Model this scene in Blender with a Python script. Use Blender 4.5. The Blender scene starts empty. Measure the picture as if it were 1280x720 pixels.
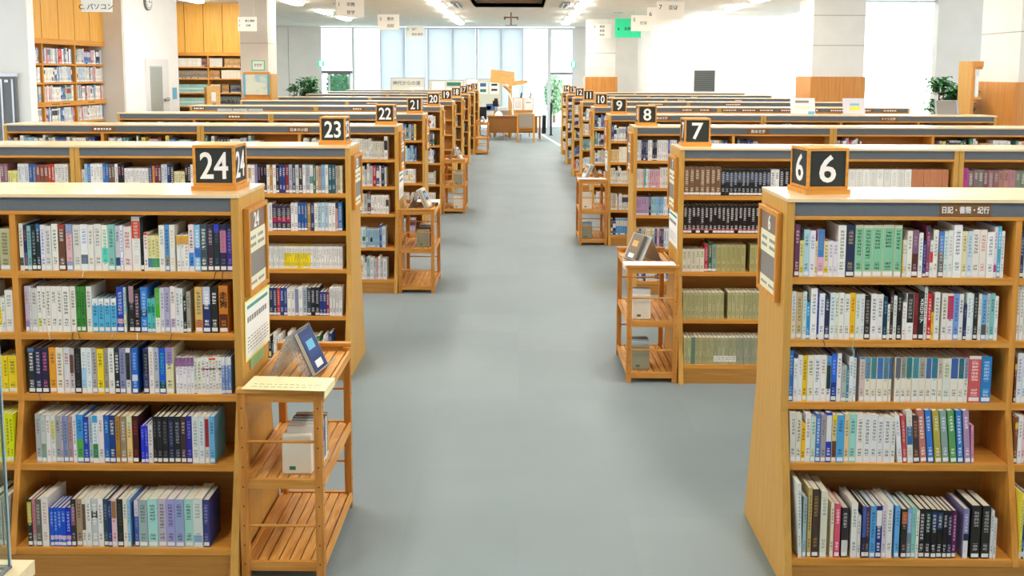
import bpy, math, random
from mathutils import Vector, Matrix

# ---------------------------------------------------------------- camera, world, exposure
SC = bpy.context.scene
COL = SC.collection
PITCH, YAW, ROLL, CAM_H, F_PX, CY = .1002, .0081, .0033, 2.0067, 1149.9, 206.3
cam = bpy.data.cameras.new('camera'); cam_o = bpy.data.objects.new('camera', cam); COL.objects.link(cam_o)
cam.sensor_width = 36; cam.lens = F_PX / 1280 * 36; cam.shift_y = (CY - 360) / 1280; cam.clip_end = 200
_c, _s = math.cos(YAW), math.sin(YAW); _r0 = Vector((_c, _s, 0)); _fh = Vector((-_s, _c, 0)); _k = Vector((0, 0, 1))
_F = _fh * math.cos(PITCH) - _k * math.sin(PITCH); _U = _fh * math.sin(PITCH) + _k * math.cos(PITCH)
_R = _r0 * math.cos(ROLL) + _U * math.sin(ROLL); _V = _U * math.cos(ROLL) - _r0 * math.sin(ROLL)
cam_o.matrix_world = Matrix(((_R.x, _V.x, -_F.x, 0), (_R.y, _V.y, -_F.y, 0), (_R.z, _V.z, -_F.z, CAM_H), (0, 0, 0, 1)))
SC.camera = cam_o
SC.view_settings.view_transform = 'Standard'; SC.view_settings.look = 'None'; SC.view_settings.gamma = 1
SC.view_settings.exposure = 0.8
world = bpy.data.worlds.new('world'); SC.world = world; world.use_nodes = True
world.node_tree.nodes['Background'].inputs[0].default_value = (.95, .975, 1, 1)
world.node_tree.nodes['Background'].inputs[1].default_value = 2.6
LAMP = 26.0         # emission of the ceiling lamp diffusers
SC.cycles.max_bounces = 8; SC.cycles.diffuse_bounces = 5; SC.cycles.transparent_max_bounces = 12
SC.cycles.caustics_reflective = False; SC.cycles.caustics_refractive = False
random.seed(7)
R = random.random

# ---------------------------------------------------------------- helpers
def lin(c): return c / 12.92 if c <= .04045 else ((c + .055) / 1.055) ** 2.4
def hx(h):
    if len(h) == 3: h = ''.join(a * 2 for a in h)
    return tuple(lin(int(h[i:i+2], 16) / 255) for i in (0, 2, 4))
def mat(name, col, rough=.6, metal=0, spec=.3):
    m = bpy.data.materials.new(name); m.use_nodes = True
    b = m.node_tree.nodes['Principled BSDF']
    b.inputs['Base Color'].default_value = (*hx(col), 1); b.inputs['Roughness'].default_value = rough
    b.inputs['Metallic'].default_value = metal; b.inputs['Specular IOR Level'].default_value = spec
    return m
def nd(m, t, **kw):
    n = m.node_tree.nodes.new(t)
    for k, v in kw.items(): setattr(n, k, v)
    return n
def ln(m, a, b): m.node_tree.links.new(a, b)
def math_n(m, op, a, b=None, c=None):
    n = nd(m, 'ShaderNodeMath', operation=op)
    for i, v in enumerate((a, b, c)):
        if v is None: continue
        if isinstance(v, (int, float)): n.inputs[i].default_value = v
        else: ln(m, v, n.inputs[i])
    return n.outputs[0]
def noisy(name, c1, c2, scale=(1, 1, 1), rough=.6, det=4, bump=0, spec=.3, lo=.35, hi=.65):
    m = mat(name, c1, rough, 0, spec); b = m.node_tree.nodes['Principled BSDF']
    tc = nd(m, 'ShaderNodeTexCoord'); mp = nd(m, 'ShaderNodeMapping'); mp.inputs['Scale'].default_value = scale
    oi = nd(m, 'ShaderNodeObjectInfo')
    ad = nd(m, 'ShaderNodeVectorMath', operation='ADD')
    cm = nd(m, 'ShaderNodeCombineXYZ'); ln(m, math_n(m, 'MULTIPLY', oi.outputs['Random'], 30.), cm.inputs[0]); ln(m, math_n(m, 'MULTIPLY', oi.outputs['Random'], 17.), cm.inputs[2])
    ln(m, tc.outputs['Object'], mp.inputs[0]); ln(m, mp.outputs[0], ad.inputs[0]); ln(m, cm.outputs[0], ad.inputs[1])
    n = nd(m, 'ShaderNodeTexNoise'); n.inputs['Detail'].default_value = det; n.inputs['Scale'].default_value = 1; n.inputs['Distortion'].default_value = .3
    ln(m, ad.outputs[0], n.inputs['Vector'])
    r = nd(m, 'ShaderNodeValToRGB'); r.color_ramp.elements[0].position = lo; r.color_ramp.elements[1].position = hi
    r.color_ramp.elements[0].color = (*hx(c1), 1); r.color_ramp.elements[1].color = (*hx(c2), 1)
    ln(m, n.outputs[0], r.inputs[0]); ln(m, r.outputs[0], b.inputs['Base Color'])
    if bump:
        bp = nd(m, 'ShaderNodeBump'); bp.inputs['Strength'].default_value = bump; bp.inputs['Distance'].default_value = .002
        ln(m, n.outputs[0], bp.inputs['Height']); ln(m, bp.outputs[0], b.inputs['Normal'])
    return m
W1, W2 = 'cb8936', 'db9c48'
NUM = dict(enumerate('zero one two three four five six seven eight nine ten eleven twelve thirteen fourteen fifteen sixteen seventeen eighteen nineteen'.split()))
def word(n): return NUM[n] if n < 20 else {2: 'twenty', 3: 'thirty', 4: 'forty'}[n // 10] + ('-' + NUM[n % 10] if n % 10 else '')
M = dict(
    wood_x=noisy('oak_veneer_x', W1, W2, (3, 60, 60), .45), wood_z=noisy('oak_veneer_z', W1, W2, (60, 60, 3), .45),
    panel=noisy('oak_panel', 'c69648', 'd0a254', (70, 70, 4), .45),
    top=noisy('oak_top_lit', 'e9d0a4', 'f0dab4', (3, 40, 40), .2, spec=.5),  # paler oak: light washing over the tops is put into the colour
    inner_shaded=noisy('oak_inner_shaded', 'b07c3a', 'bc8844', (4, 60, 60), .6),  # darker oak: the shadow inside the cases is put into the colour
    pine=noisy('pine_y', 'c88a3e', 'e2ab60', (40, 4, 40), .5), pine_z=noisy('pine_z', 'b87830', 'd0924a', (40, 40, 4), .5),
    pine_x=noisy('pine_x', 'c08236', 'd69a50', (4, 40, 40), .5),
    board=noisy('oak_wall_panel', 'dca348', 'e6b058', (25, 25, 1.5), .5),
    shade=noisy('oak_wainscot', 'c8833c', 'd59550', (25, 25, 1.5), .4),
    fascia=noisy('felt_grey', '646b73', '6f767e', (300, 300, 300), .9, spec=.1),
    plate=mat('plate_black', '2f3433', .5), numeral=mat('numeral_white', 'f2f2f4', .5), brown=mat('plate_brown', '7c5a3a', .5),
    taupe=mat('plate_taupe', '8a7668', .55), grey=mat('plate_grey', '8b8784', .6), cream=mat('card_cream', 'e8e6cc', .7),
    white=mat('paper_white', 'f2f3f2', .7), yellow=mat('paper_yellow', 'eeea8a', .7), paper=noisy('paper_cream', 'efe6b4', 'f2eabc', (20, 20, 20), .7),
    ink=mat('ink', '3c3c40', .7), faint=mat('ink_faint', '8c8c8a', .7), teal=mat('ink_teal', '2c9c88', .7), green=mat('sign_green', '35dca0', .5), lime=mat('paper_green', '9cc48c', .7),
    wall=noisy('wall_plaster', 'f4f4f3', 'f7f7f6', (2, 2, 2), .9), wallg=noisy('wall_grey', 'e2e1dd', 'e7e6e2', (2, 2, 2), .9),
    beige=noisy('wall_beige', 'dcd6cc', 'e2dcd3', (2, 2, 2), .9), column=noisy('column_plaster', 'e6e4de', 'eae8e3', (3, 3, 3), .85),
    joint=mat('column_joint', 'b5b1a8', .9), ceiling=noisy('ceiling_board', 'e6e3d9', 'ebe8de', (3, 3, 3), .9), coffer=mat('coffer_dark', 'a89880', .9),
    frame=mat('aluminium_white', 'dfe6ee', .4), alu=mat('aluminium', 'b8bcc2', .35, .6), dark=mat('dark_metal', '3a3e42', .45), steel=mat('grey_steel', '787c80', .5),
    door=mat('door_white', 'e6e6e6', .6), doorglass=mat('door_glass', 'a4aaa2', .3), black=mat('black', '1c1d1f', .5),
    pages=noisy('page_edges', 'dcd4c0', 'e6dfce', (3, 400, 3), .9), label=mat('sticker', 'eceef0', .6),
    mesh=mat('wire_grey', 'b4b6b8', .35, .5), edge=mat('glass_edge_blue', '9fb6c0', .2), bookend=mat('bookend_grey', '9c9c88', .5), boxw=noisy('box_white', 'e8e4d6', 'eeeadd', (9, 9, 9), .7),
    fabric=noisy('chair_fabric', '948c80', '9e968a', (200, 200, 200), .9), deskw=noisy('desk_wood', '8c5c2c', '986834', (4, 50, 50), .4),
    leaf=noisy('leaf', '2f6a3c', '579660', (9, 9, 9), .5), leaf2=noisy('leaf_tree', '7fa98c', 'a9c8a4', (2, 2, 2), .8), bark=mat('bark', '7a5c3e', .8), pot=mat('pot', 'd8d8d4', .6), soil=mat('soil', '4a3a2c', .9),
    plank=noisy('plank_raw', 'd9a860', 'e4ba78', (6, 6, 40), .7), cloth=mat('cork_grey', 'd4d6c8', .8), blue=mat('photo_blue', '4a6a9c', .6), seagreen=mat('photo_green', '3f7c66', .6),
    map=noisy('map_paper', 'a8d0dc', 'e6ead8', (3, 3, 3), .6, lo=.4, hi=.5), sky=mat('map_blue', '74bce0', .6), metal=mat('handle', '9a9890', .3, .8),
    vent=mat('vent_grey', '5c605c', .6), outside=mat('ground_pale', 'd8dcd4', .9), peg=mat('peg_hole', '5a3616', .8), navy=mat('cover_navy', '3c5088', .5))
def emis(name, col, s):
    m = bpy.data.materials.new(name); m.use_nodes = True; nt = m.node_tree; nt.nodes.clear()
    e = nt.nodes.new('ShaderNodeEmission'); e.inputs[0].default_value = (*hx(col), 1); e.inputs[1].default_value = s
    o = nt.nodes.new('ShaderNodeOutputMaterial'); nt.links.new(e.outputs[0], o.inputs[0]); return m
M['lamp'] = emis('lamp_diffuser', 'fffaf0', LAMP)
M['exit'] = emis('exit_lit_green', '2cd8a8', 1.0); M['exitw'] = emis('exit_lit_white', 'eafff6', 1.2)
def glass():
    m = bpy.data.materials.new('pane_glass'); m.use_nodes = True; nt = m.node_tree; nt.nodes.clear()
    t = nt.nodes.new('ShaderNodeBsdfTransparent'); t.inputs[0].default_value = (.93, .97, .96, 1)
    g = nt.nodes.new('ShaderNodeBsdfGlossy'); g.inputs['Roughness'].default_value = .03
    mx = nt.nodes.new('ShaderNodeMixShader'); mx.inputs[0].default_value = .05
    o = nt.nodes.new('ShaderNodeOutputMaterial'); nt.links.new(t.outputs[0], mx.inputs[1]); nt.links.new(g.outputs[0], mx.inputs[2]); nt.links.new(mx.outputs[0], o.inputs[0]); return m
M['glass'] = glass()
def blindm():
    m = bpy.data.materials.new('blind_fabric'); m.use_nodes = True; nt = m.node_tree; nt.nodes.clear()
    d = nt.nodes.new('ShaderNodeBsdfDiffuse'); d.inputs[0].default_value = (*hx('dfe3ea'), 1)
    t = nt.nodes.new('ShaderNodeBsdfTranslucent'); t.inputs[0].default_value = (*hx('d9dde3'), 1)
    mx = nt.nodes.new('ShaderNodeMixShader'); mx.inputs[0].default_value = .8; o = nt.nodes.new('ShaderNodeOutputMaterial')
    nt.links.new(d.outputs[0], mx.inputs[1]); nt.links.new(t.outputs[0], mx.inputs[2]); nt.links.new(mx.outputs[0], o.inputs[0]); return m
M['blind'] = blindm()
def floorm():
    m = mat('floor_carpet_tile', '9da6a4', .55, 0, .35); b = m.node_tree.nodes['Principled BSDF']
    tc = nd(m, 'ShaderNodeTexCoord'); n = nd(m, 'ShaderNodeTexNoise'); n.inputs['Scale'].default_value = 1.1; n.inputs['Detail'].default_value = 3; ln(m, tc.outputs['Object'], n.inputs['Vector'])
    n2 = nd(m, 'ShaderNodeTexNoise'); n2.inputs['Scale'].default_value = 260; n2.inputs['Detail'].default_value = 2; ln(m, tc.outputs['Object'], n2.inputs['Vector'])
    br = nd(m, 'ShaderNodeTexBrick'); br.offset = 0; br.inputs['Scale'].default_value = 1; br.inputs['Brick Width'].default_value = .5; br.inputs['Row Height'].default_value = .5
    br.inputs['Mortar Size'].default_value = .0; br.inputs['Color1'].default_value = (*hx('88969a'), 1); br.inputs['Color2'].default_value = (*hx('8d9a9e'), 1)
    ln(m, tc.outputs['Object'], br.inputs['Vector'])
    mx = nd(m, 'ShaderNodeMixRGB', blend_type='MULTIPLY'); mx.inputs[0].default_value = 1
    r = nd(m, 'ShaderNodeValToRGB'); r.color_ramp.elements[0].position = .3; r.color_ramp.elements[1].position = .7; r.color_ramp.elements[0].color = (.9, .9, .9, 1); r.color_ramp.elements[1].color = (1, 1, 1, 1)
    ln(m, n.outputs[0], r.inputs[0]); ln(m, br.outputs[0], mx.inputs[1]); ln(m, r.outputs[0], mx.inputs[2])
    m2 = nd(m, 'ShaderNodeMixRGB', blend_type='MULTIPLY'); m2.inputs[0].default_value = 1
    r2 = nd(m, 'ShaderNodeValToRGB'); r2.color_ramp.elements[0].position = .3; r2.color_ramp.elements[1].position = .7; r2.color_ramp.elements[0].color = (.86, .86, .86, 1); r2.color_ramp.elements[1].color = (1, 1, 1, 1)
    ln(m, n2.outputs[0], r2.inputs[0]); ln(m, mx.outputs[0], m2.inputs[1]); ln(m, r2.outputs[0], m2.inputs[2]); ln(m, m2.outputs[0], b.inputs['Base Color'])
    return m
M['floor'] = floorm()
def bookm():
    m = mat('book_cover', 'ffffff', .42, 0, .35); b = m.node_tree.nodes['Principled BSDF']
    c = nd(m, 'ShaderNodeAttribute', attribute_name='col'); t = nd(m, 'ShaderNodeAttribute', attribute_name='txt')
    u = nd(m, 'ShaderNodeUVMap', uv_map='uv'); um = nd(m, 'ShaderNodeUVMap', uv_map='um')
    su = nd(m, 'ShaderNodeSeparateXYZ'); ln(m, u.outputs[0], su.inputs[0]); sm = nd(m, 'ShaderNodeSeparateXYZ'); ln(m, um.outputs[0], sm.inputs[0])
    mid = math_n(m, 'LESS_THAN', math_n(m, 'ABSOLUTE', math_n(m, 'SUBTRACT', su.outputs[0], .5)), .27)
    def band(lo, hi): return math_n(m, 'MULTIPLY', math_n(m, 'GREATER_THAN', su.outputs[1], lo), math_n(m, 'LESS_THAN', su.outputs[1], hi))
    tl = math_n(m, 'MULTIPLY_ADD', math_n(m, 'FLOOR', sm.outputs[0]), .035, .36)
    rng = math_n(m, 'MAXIMUM', band(tl, .9), band(.14, .29))
    n = nd(m, 'ShaderNodeTexNoise'); n.inputs['Scale'].default_value = 320; n.inputs['Detail'].default_value = 1; ln(m, um.outputs[0], n.inputs['Vector'])
    g = math_n(m, 'GREATER_THAN', n.outputs[0], .49)
    gap = math_n(m, 'GREATER_THAN', math_n(m, 'SINE', math_n(m, 'MULTIPLY', sm.outputs[1], 6.283 / .0135)), -.62)
    k = math_n(m, 'MULTIPLY', math_n(m, 'MULTIPLY', mid, rng), math_n(m, 'MULTIPLY', g, gap))
    k = math_n(m, 'MULTIPLY', k, t.outputs['Alpha'])
    mx = nd(m, 'ShaderNodeMixRGB'); ln(m, k, mx.inputs[0]); ln(m, c.outputs['Color'], mx.inputs[1]); ln(m, t.outputs['Color'], mx.inputs[2]); ln(m, mx.outputs[0], b.inputs['Base Color'])
    return m
M['book'] = bookm()

class MB:
    def __init__(s): s.v = []; s.f = []; s.mi = []; s.mats = []; s.cur = 0
    def m(s, name):
        if name not in s.mats: s.mats.append(name)
        s.cur = s.mats.index(name); return s
    def add(s, vs, fs):
        b = len(s.v); s.v += vs; s.f += [tuple(b + i for i in f) for f in fs]; s.mi += [s.cur] * len(fs); return s
    def box(s, x0, x1, y0, y1, z0, z1, T=None):
        vs = [(x, y, z) for x in (x0, x1) for y in (y0, y1) for z in (z0, z1)]
        if T: vs = [tuple(T @ Vector(p)) for p in vs]
        return s.add(vs, [(0, 1, 3, 2), (4, 6, 7, 5), (0, 4, 5, 1), (2, 3, 7, 6), (0, 2, 6, 4), (1, 5, 7, 3)])
    def prism(s, pts, x0, x1, axis='x'):      # closed outline extruded along an axis
        n = len(pts)
        P = {'x': lambda t, a, b: (t, a, b), 'y': lambda t, a, b: (a, t, b), 'z': lambda t, a, b: (a, b, t)}[axis]
        vs = [P(x0, *p) for p in pts] + [P(x1, *p) for p in pts]
        fs = [tuple(range(n))[::-1], tuple(range(n, 2 * n))] + [(i, (i + 1) % n, n + (i + 1) % n, n + i) for i in range(n)]
        return s.add(vs, fs)
    def tube(s, p, q, r, r2=None, n=8):
        p, q = Vector(p), Vector(q); d = (q - p).normalized(); a = d.orthogonal().normalized(); b = d.cross(a); r2 = r if r2 is None else r2
        vs = [tuple(c + (a * math.cos(t) + b * math.sin(t)) * rr) for c, rr in ((p, r), (q, r2)) for t in (2 * math.pi * i / n for i in range(n))]
        return s.add(vs, [tuple(range(n))[::-1], tuple(range(n, 2 * n))] + [(i, (i + 1) % n, n + (i + 1) % n, n + i) for i in range(n)])
    def rods(s, pts, r, n=6):
        for a, b in zip(pts, pts[1:]): s.tube(a, b, r, n=n)
        return s
    def mesh(s, name, mats=None):
        me = bpy.data.meshes.new(name); me.from_pydata(s.v, [], s.f)
        for k in (s.mats or mats): me.materials.append(M[k])
        if s.mats: me.polygons.foreach_set('material_index', s.mi)
        me.update(); return me
    def build(s, name, mt=None, parent=None, loc=None, bevel=0):
        return link(name, s.mesh(name, [mt] if mt else None), parent, loc, bevel)
def link(name, me, parent=None, loc=None, bevel=0):
    o = bpy.data.objects.new(name, me); COL.objects.link(o)
    if parent: o.parent = parent
    if loc: o.location = loc
    if bevel:
        b = o.modifiers.new('bevel', 'BEVEL'); b.width = bevel; b.segments = 2; b.limit_method = 'ANGLE'
    return o
def B(*a): return MB().box(*a)
def tag(o, label=None, cat=None, group=None, kind=None):
    for k, v in (('label', label), ('category', cat), ('group', group), ('kind', kind)):
        if v: o[k] = v
    return o
def thing(name, label, cat, loc=(0, 0, 0), rz=0, group=None):
    o = bpy.data.objects.new(name, None); COL.objects.link(o); o.location = loc; o.rotation_euler.z = rz; o.empty_display_size = .1
    return tag(o, label, cat, group)
def struct(name, mb, mt=None, parent=None, label=None):
    o = mb.build(name, mt, parent)
    if not parent: o['kind'] = 'structure'
    if label: o['label'] = label
    return o
def tree(o, parent=None, loc=None, rz=None, label=None):
    c = o.copy(); COL.objects.link(c); c.parent = parent
    if loc is not None: c.location = loc
    if rz is not None: c.rotation_euler.z = rz
    if label: c['label'] = label
    for ch in list(o.children): tree(ch, c)
    return c
_tc = {}
def text(body, size, face='-y', bold=0, sx=1, depth=.001, sp=1):
    key = (body, size, face, bold, sx, depth)
    if key in _tc: return _tc[key]
    cu = bpy.data.curves.new('text', 'FONT'); cu.body = body; cu.size = size; cu.align_x = 'CENTER'; cu.align_y = 'CENTER'
    cu.resolution_u = 3; cu.offset = bold; cu.extrude = depth; cu.space_line = sp
    o = bpy.data.objects.new('text', cu); COL.objects.link(o); bpy.context.view_layer.update()
    me = bpy.data.meshes.new_from_object(o.evaluated_get(bpy.context.evaluated_depsgraph_get()))
    bpy.data.objects.remove(o); xs = [v.co.x for v in me.vertices]; ys = [v.co.y for v in me.vertices]
    cx, cy = (min(xs) + max(xs)) / 2, (min(ys) + max(ys)) / 2
    for v in me.vertices:
        x, y, z = (v.co.x - cx) * sx, v.co.y - cy, v.co.z
        v.co = {'-y': (x, -z, y), '+x': (z, x, y), '-x': (-z, -x, y), '+z': (x, y, z)}[face]
    me.update(); _tc[key] = me; return me
def put_text(name, body, size, mt, parent, loc, **kw):
    me = text(body, size, **kw).copy(); me.materials.clear(); me.materials.append(M[mt]); return link(name, me, parent, loc)
def marks(mb, x0, x1, z0, z1, rows, y=0, face='-y', gap=.45, dash=(.006, .03)):   # illegible print as short raised dashes
    for r in range(rows):
        zc = z1 - (z1 - z0) * (r + .5) / rows; h = (z1 - z0) / rows * gap / 2; x = x0
        while x < x1 - dash[0]:
            w = min(dash[0] + R() * (dash[1] - dash[0]), x1 - x)
            q = {'-y': lambda a, b: (a, b, y - .0006, y, zc - h, zc + h), '+x': lambda a, b: (y, y + .0006, a, b, zc - h, zc + h), '-x': lambda a, b: (y - .0006, y, -b, -a, zc - h, zc + h)}[face]
            mb.box(*q(x, x + w)); x += w + .3 * dash[1]

# ---------------------------------------------------------------- layout constants (metres)
YL0, YR0, PL, PR, XL, XR, D, TOP, ZK, E = 3.576, 3.534, 2.379, 2.394, 1.104, 1.036, .374, 1.525, .6735, .14
BAY, CEIL, YB = .9, 3.62, 33.0
def prof(z): return 0 if z >= ZK else E * (ZK - z) / ZK
SH = [1.215, .965, .712, .41, .125]

# ---------------------------------------------------------------- room shell
struct('floor', B(-16, 16, -4, YB + .1, -.1, 0), 'floor')
c = MB().box(-16, -1.07, -4, YB + .1, CEIL, CEIL + .1); c.box(.53, 7.45, -4, YB + .1, CEIL, CEIL + .1).box(7.45, 16, -4, 20.5, CEIL, CEIL + .1); c.box(-1.07, .53, 23.1, YB + .1, CEIL, CEIL + .1); c.box(-1.07, .53, -4, 9, CEIL, CEIL + .1)
struct('ceiling', c, 'ceiling')
c = MB().box(-1.12, -1.07, 9, 23.1, CEIL, CEIL + .35); c.box(.53, .58, 9, 23.1, CEIL, CEIL + .35); c.box(-1.12, .58, 23.1, 23.15, CEIL, CEIL + .35); c.box(-1.12, .58, 8.95, 9, CEIL, CEIL + .35); c.box(-1.12, .58, 8.95, 23.15, CEIL + .35, CEIL + .4)
struct('trim_1', c, 'coffer', label='dark recessed coffer in the ceiling above the aisle')
# back wall pieces, left side wall, right side walls
struct('wall_back', MB().box(-12, -8.27, YB, YB + .2, 0, CEIL).box(-8.25, -7.13, YB, YB + .2, 0, CEIL).box(1.95, 6.2, YB, YB + .2, 0, CEIL), 'wallg')
# wall with built-in shelves on the left, running almost along the aisle
Wd = Vector((.103, .995, 0)); Wn = Vector((.995, -.103, 0))     # along the wall / out of the wall
struct('wall_left', MB().box(-12, -7.62, 14.3, 14.5, 0, CEIL), 'wall')
wr = struct('wall_left_return_shaded', MB().box(-9.2, -7.235, 16.82, 16.86, 0, CEIL), 'beige')  # front of the white box, its shaded side painted as beige
struct('wall_box', MB().box(-9.2, -7.22, 16.86, 19.5, 0, CEIL), 'wall', label='white boxed-out wall with a slim glazed door and a clock')
struct('wall_front_unseen', MB().box(-16, 16, -4.2, -4, 0, CEIL), 'wall')  # unseen wall behind the camera, added to cut the front light
struct('wall_niche', MB().box(-9.5, -6.55, 22.35, 22.5, 0, CEIL), 'beige')
struct('wall_far_left', MB().box(-12, -11.8, 14.5, YB, 0, CEIL), 'wall')
def column(name, x0, x1, y0, y1, mt, wood=None, joints=(), mw=.06, shade='shade'):
    o = struct(name, MB().box(x0, x1, y0, y1, 0, CEIL), mt)
    if wood: MB().box(x0 - mw, x1 + mw, y0 - mw, y1 + mw, 0, wood).build('wainscot', shade, o)
    for z in joints: MB().box(x0 - .004, x1 + .004, y0 - .004, y1 + .004, z - .008, z + .008).build('joint', 'joint', o)
    return o
column('trim_2', -6.05, -5.45, 20, 20.7, 'beige', joints=(2.62,))['label'] = 'beige square column on the left with a green-edged notice'
column('trim_3', 2.04, 2.89, 28, 28.8, 'column', 1.885, (2.6,))['label'] = 'beige column right of the entrance with a wood foot'
struct('wall_recess', MB().box(2.8, 4.1, 31, 31.15, 0, CEIL), 'beige')
struct('wall_right', MB().box(3.66, 7.7, 26, 28.8, 0, CEIL), 'wall')
column('trim_4', 6.3, 7.41, 20, 21, 'column', 1.94, (2.61, 3.25), .035)['label'] = 'middle column on the right with pale panels above a wood foot'
column('trim_5', 6.985, 8.3, 13, 14.1, 'column', 1.895, (2.6,), .07)['label'] = 'nearest column at the right edge with a wood foot'
struct('wall_right_far', MB().box(9.05, 12.2, 20.2, 20.4, 0, CEIL), 'wallg')

# back windows
def window(n, x0, x1, z0=0, z1=3.6, bars=(), y=YB):
    o = MB(); f = .045
    o.box(x0, x0 + f, y, y + .12, z0, z1).box(x1 - f, x1, y, y + .12, z0, z1).box(x0 + f, x1 - f, y, y + .12, z1 - f, z1).box(x0 + f, x1 - f, y, y + .12, z0, z0 + f)
    o = struct(f'window_{n}', o, 'frame')
    for z in bars: B(x0 + f, x1 - f, y + .01, y + .1, z - .05, z + .05).build('transom', 'steel', o)
    B(x0 + f, x1 - f, y + .055, y + .063, z0 + f, z1 - f).build('pane', 'glass', o)
    return o
xs = [-7.13, -5.95, -4.95, -4.13, -3.27, -2.4, -1.53, -.66, .09, 1.03]
for i in range(9):
    w = window(i + 1, xs[i], xs[i + 1], bars=(2.0,) if i == 0 else ())
    if i == 0:
        B(-6.85, -6.05, YB - .03, YB + .0, 1.92, 2.0).build('sash_rail', 'steel', w)
        for a, b, c0, d in ((-6.85, -6.8, 1.2, 1.92), (-6.1, -6.05, 1.2, 1.92), (-6.8, -6.1, 1.2, 1.25)): B(a, b, YB - .03, YB, c0, d).build('sash_frame', 'frame', w)
d1 = struct('door_1', MB().box(1.03, 1.12, YB, YB + .12, 0, 3.6).box(1.86, 1.95, YB, YB + .12, 0, 3.6).box(1.12, 1.86, YB, YB + .12, 1.93, 2.02).box(1.12, 1.86, YB, YB + .12, 3.52, 3.6).box(1.12, 1.86, YB, YB + .12, 0, .07), 'frame')
MB().box(1.12, 1.86, YB + .05, YB + .06, .07, 1.93).box(1.12, 1.86, YB + .05, YB + .06, 2.02, 3.52).build('pane', 'glass', d1)
B(1.1, 1.88, YB - .02, YB, 1.96, 2.0).build('door_closer', 'steel', d1)
window(10, 7.41, 9.1, y=20.3)
bp = [(-4.94, -4.16), (-4.06, -3.31), (-3.21, -2.44), (-2.35, -1.58), (-1.47, -.70), (-.61, .09)]
for i, (a, b) in enumerate(bp):
    t = thing('roller_blind', f'pale blue roller blind fully lowered, {["leftmost", "second from left", "third from left", "third from right", "second from right", "rightmost"][i]} on the back windows', 'blind', (a, YB - .1, 0), 0, 'roller blinds on the back windows')
    B(0, b - a, 0, .004, .35, 3.54).build('blind_fabric', 'blind', t)
    MB().tube((0, .01, 3.56), (b - a, .01, 3.56), .03).build('roller', 'frame', t); B(0, b - a, -.008, .012, .32, .35).build('bottom_bar', 'frame', t)

# ---------------------------------------------------------------- bookcases
def outline(z0=0, z1=TOP - .013, ins=0):
    pts = [(ins, z1), (ins, ZK), (-prof(z0) + ins, z0), (D + prof(z0) - ins, z0), (D - ins, ZK), (D - ins, z1)]
    return pts
def make_case(nb, z4=.41, name='bookcase'):
    W = nb * BAY; t = thing(name, '', 'bookcase'); P = .03
    sh = SH[:3] + [z4, SH[4]]
    for x in (.0015, W - P - .0015): MB().prism(outline(), x, x + P).build('side_panel', 'panel', t)
    B(.001, W - .001, -.004, D + .004, TOP - .013, TOP).build('top_board', 'top', t)
    for y in (.004, D - .022): B(P, W - P, y, y + .018, 1.457, TOP - .013).build('fascia', 'fascia', t)
    B(P, W - P, 0, D, 1.443, 1.457).build('lip_rail', 'wood_x', t)
    B(P, W - P, D / 2 - .004, D / 2 + .004, .097, 1.443).build('back_panel', 'inner_shaded', t)
    for i in range(nb):
        a = P if i == 0 else i * BAY + .012; b = W - P if i == nb - 1 else (i + 1) * BAY - .012
        for z in sh:
            q = prof(z) - .002; T = .027
            MB().prism([(-q, z - T), (-q, z), (D + q, z), (D + q, z - T)], a, b).build('shelf', 'wood_x', t)
        if i: MB().prism([(.002, 1.443), (.002, ZK), (-prof(.1) + .002, .1), (D + prof(.1) - .002, .1), (D - .002, ZK), (D - .002, 1.443)], i * BAY - .012, i * BAY + .012).build('divider', 'wood_z', t)
    B(P, W - P, -prof(0) + .03, D + prof(0) - .03, 0, .097).build('kick_board', 'inner_shaded', t)
    return t
case2 = make_case(2); case3 = make_case(3)
first = {2: case2, 3: case3}
cases = {}
def place(proto, nb, x, y, label, key, z4=None, group='double-sided oak bookcases along the aisle'):
    if z4: o = make_case(nb, z4); o.location = (x, y, 0)
    elif first.get(nb): o = first.pop(nb); o.location = (x, y, 0)
    else: o = tree({2: case2, 3: case3}[nb], None, (x, y, 0))
    o['label'] = label; o['group'] = group; cases[key] = o; return o
for k in range(10):
    n = 24 - k; y = YL0 + PL * k
    place(None, 2, -XL - 1.8, y, f'low oak bookcase at the aisle end of the row marked {word(n)}', ('L', k, 0), .442 if k == 0 else None)
    if k: place(None, 2, -XL - 3.6, y, f'low oak bookcase at the wall end of the row marked {word(n)}', ('L', k, 1))
for k in range(9):
    n = 6 + k; y = YR0 + PR * k
    place(None, 2, XR, y, f'low oak bookcase at the aisle end of the row marked {word(n)}', ('R', k, 0), .479 if k == 0 else None)
    if k == 1: place(None, 2, XR + 1.8, y, 'low oak bookcase right of the aisle-end one in the row marked seven', ('R', k, 1))
    elif k > 1: place(None, 3, XR + 1.8, y, f'low three-bay oak bookcase farther right in the row marked {word(n)}', ('R', k, 1))
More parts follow.
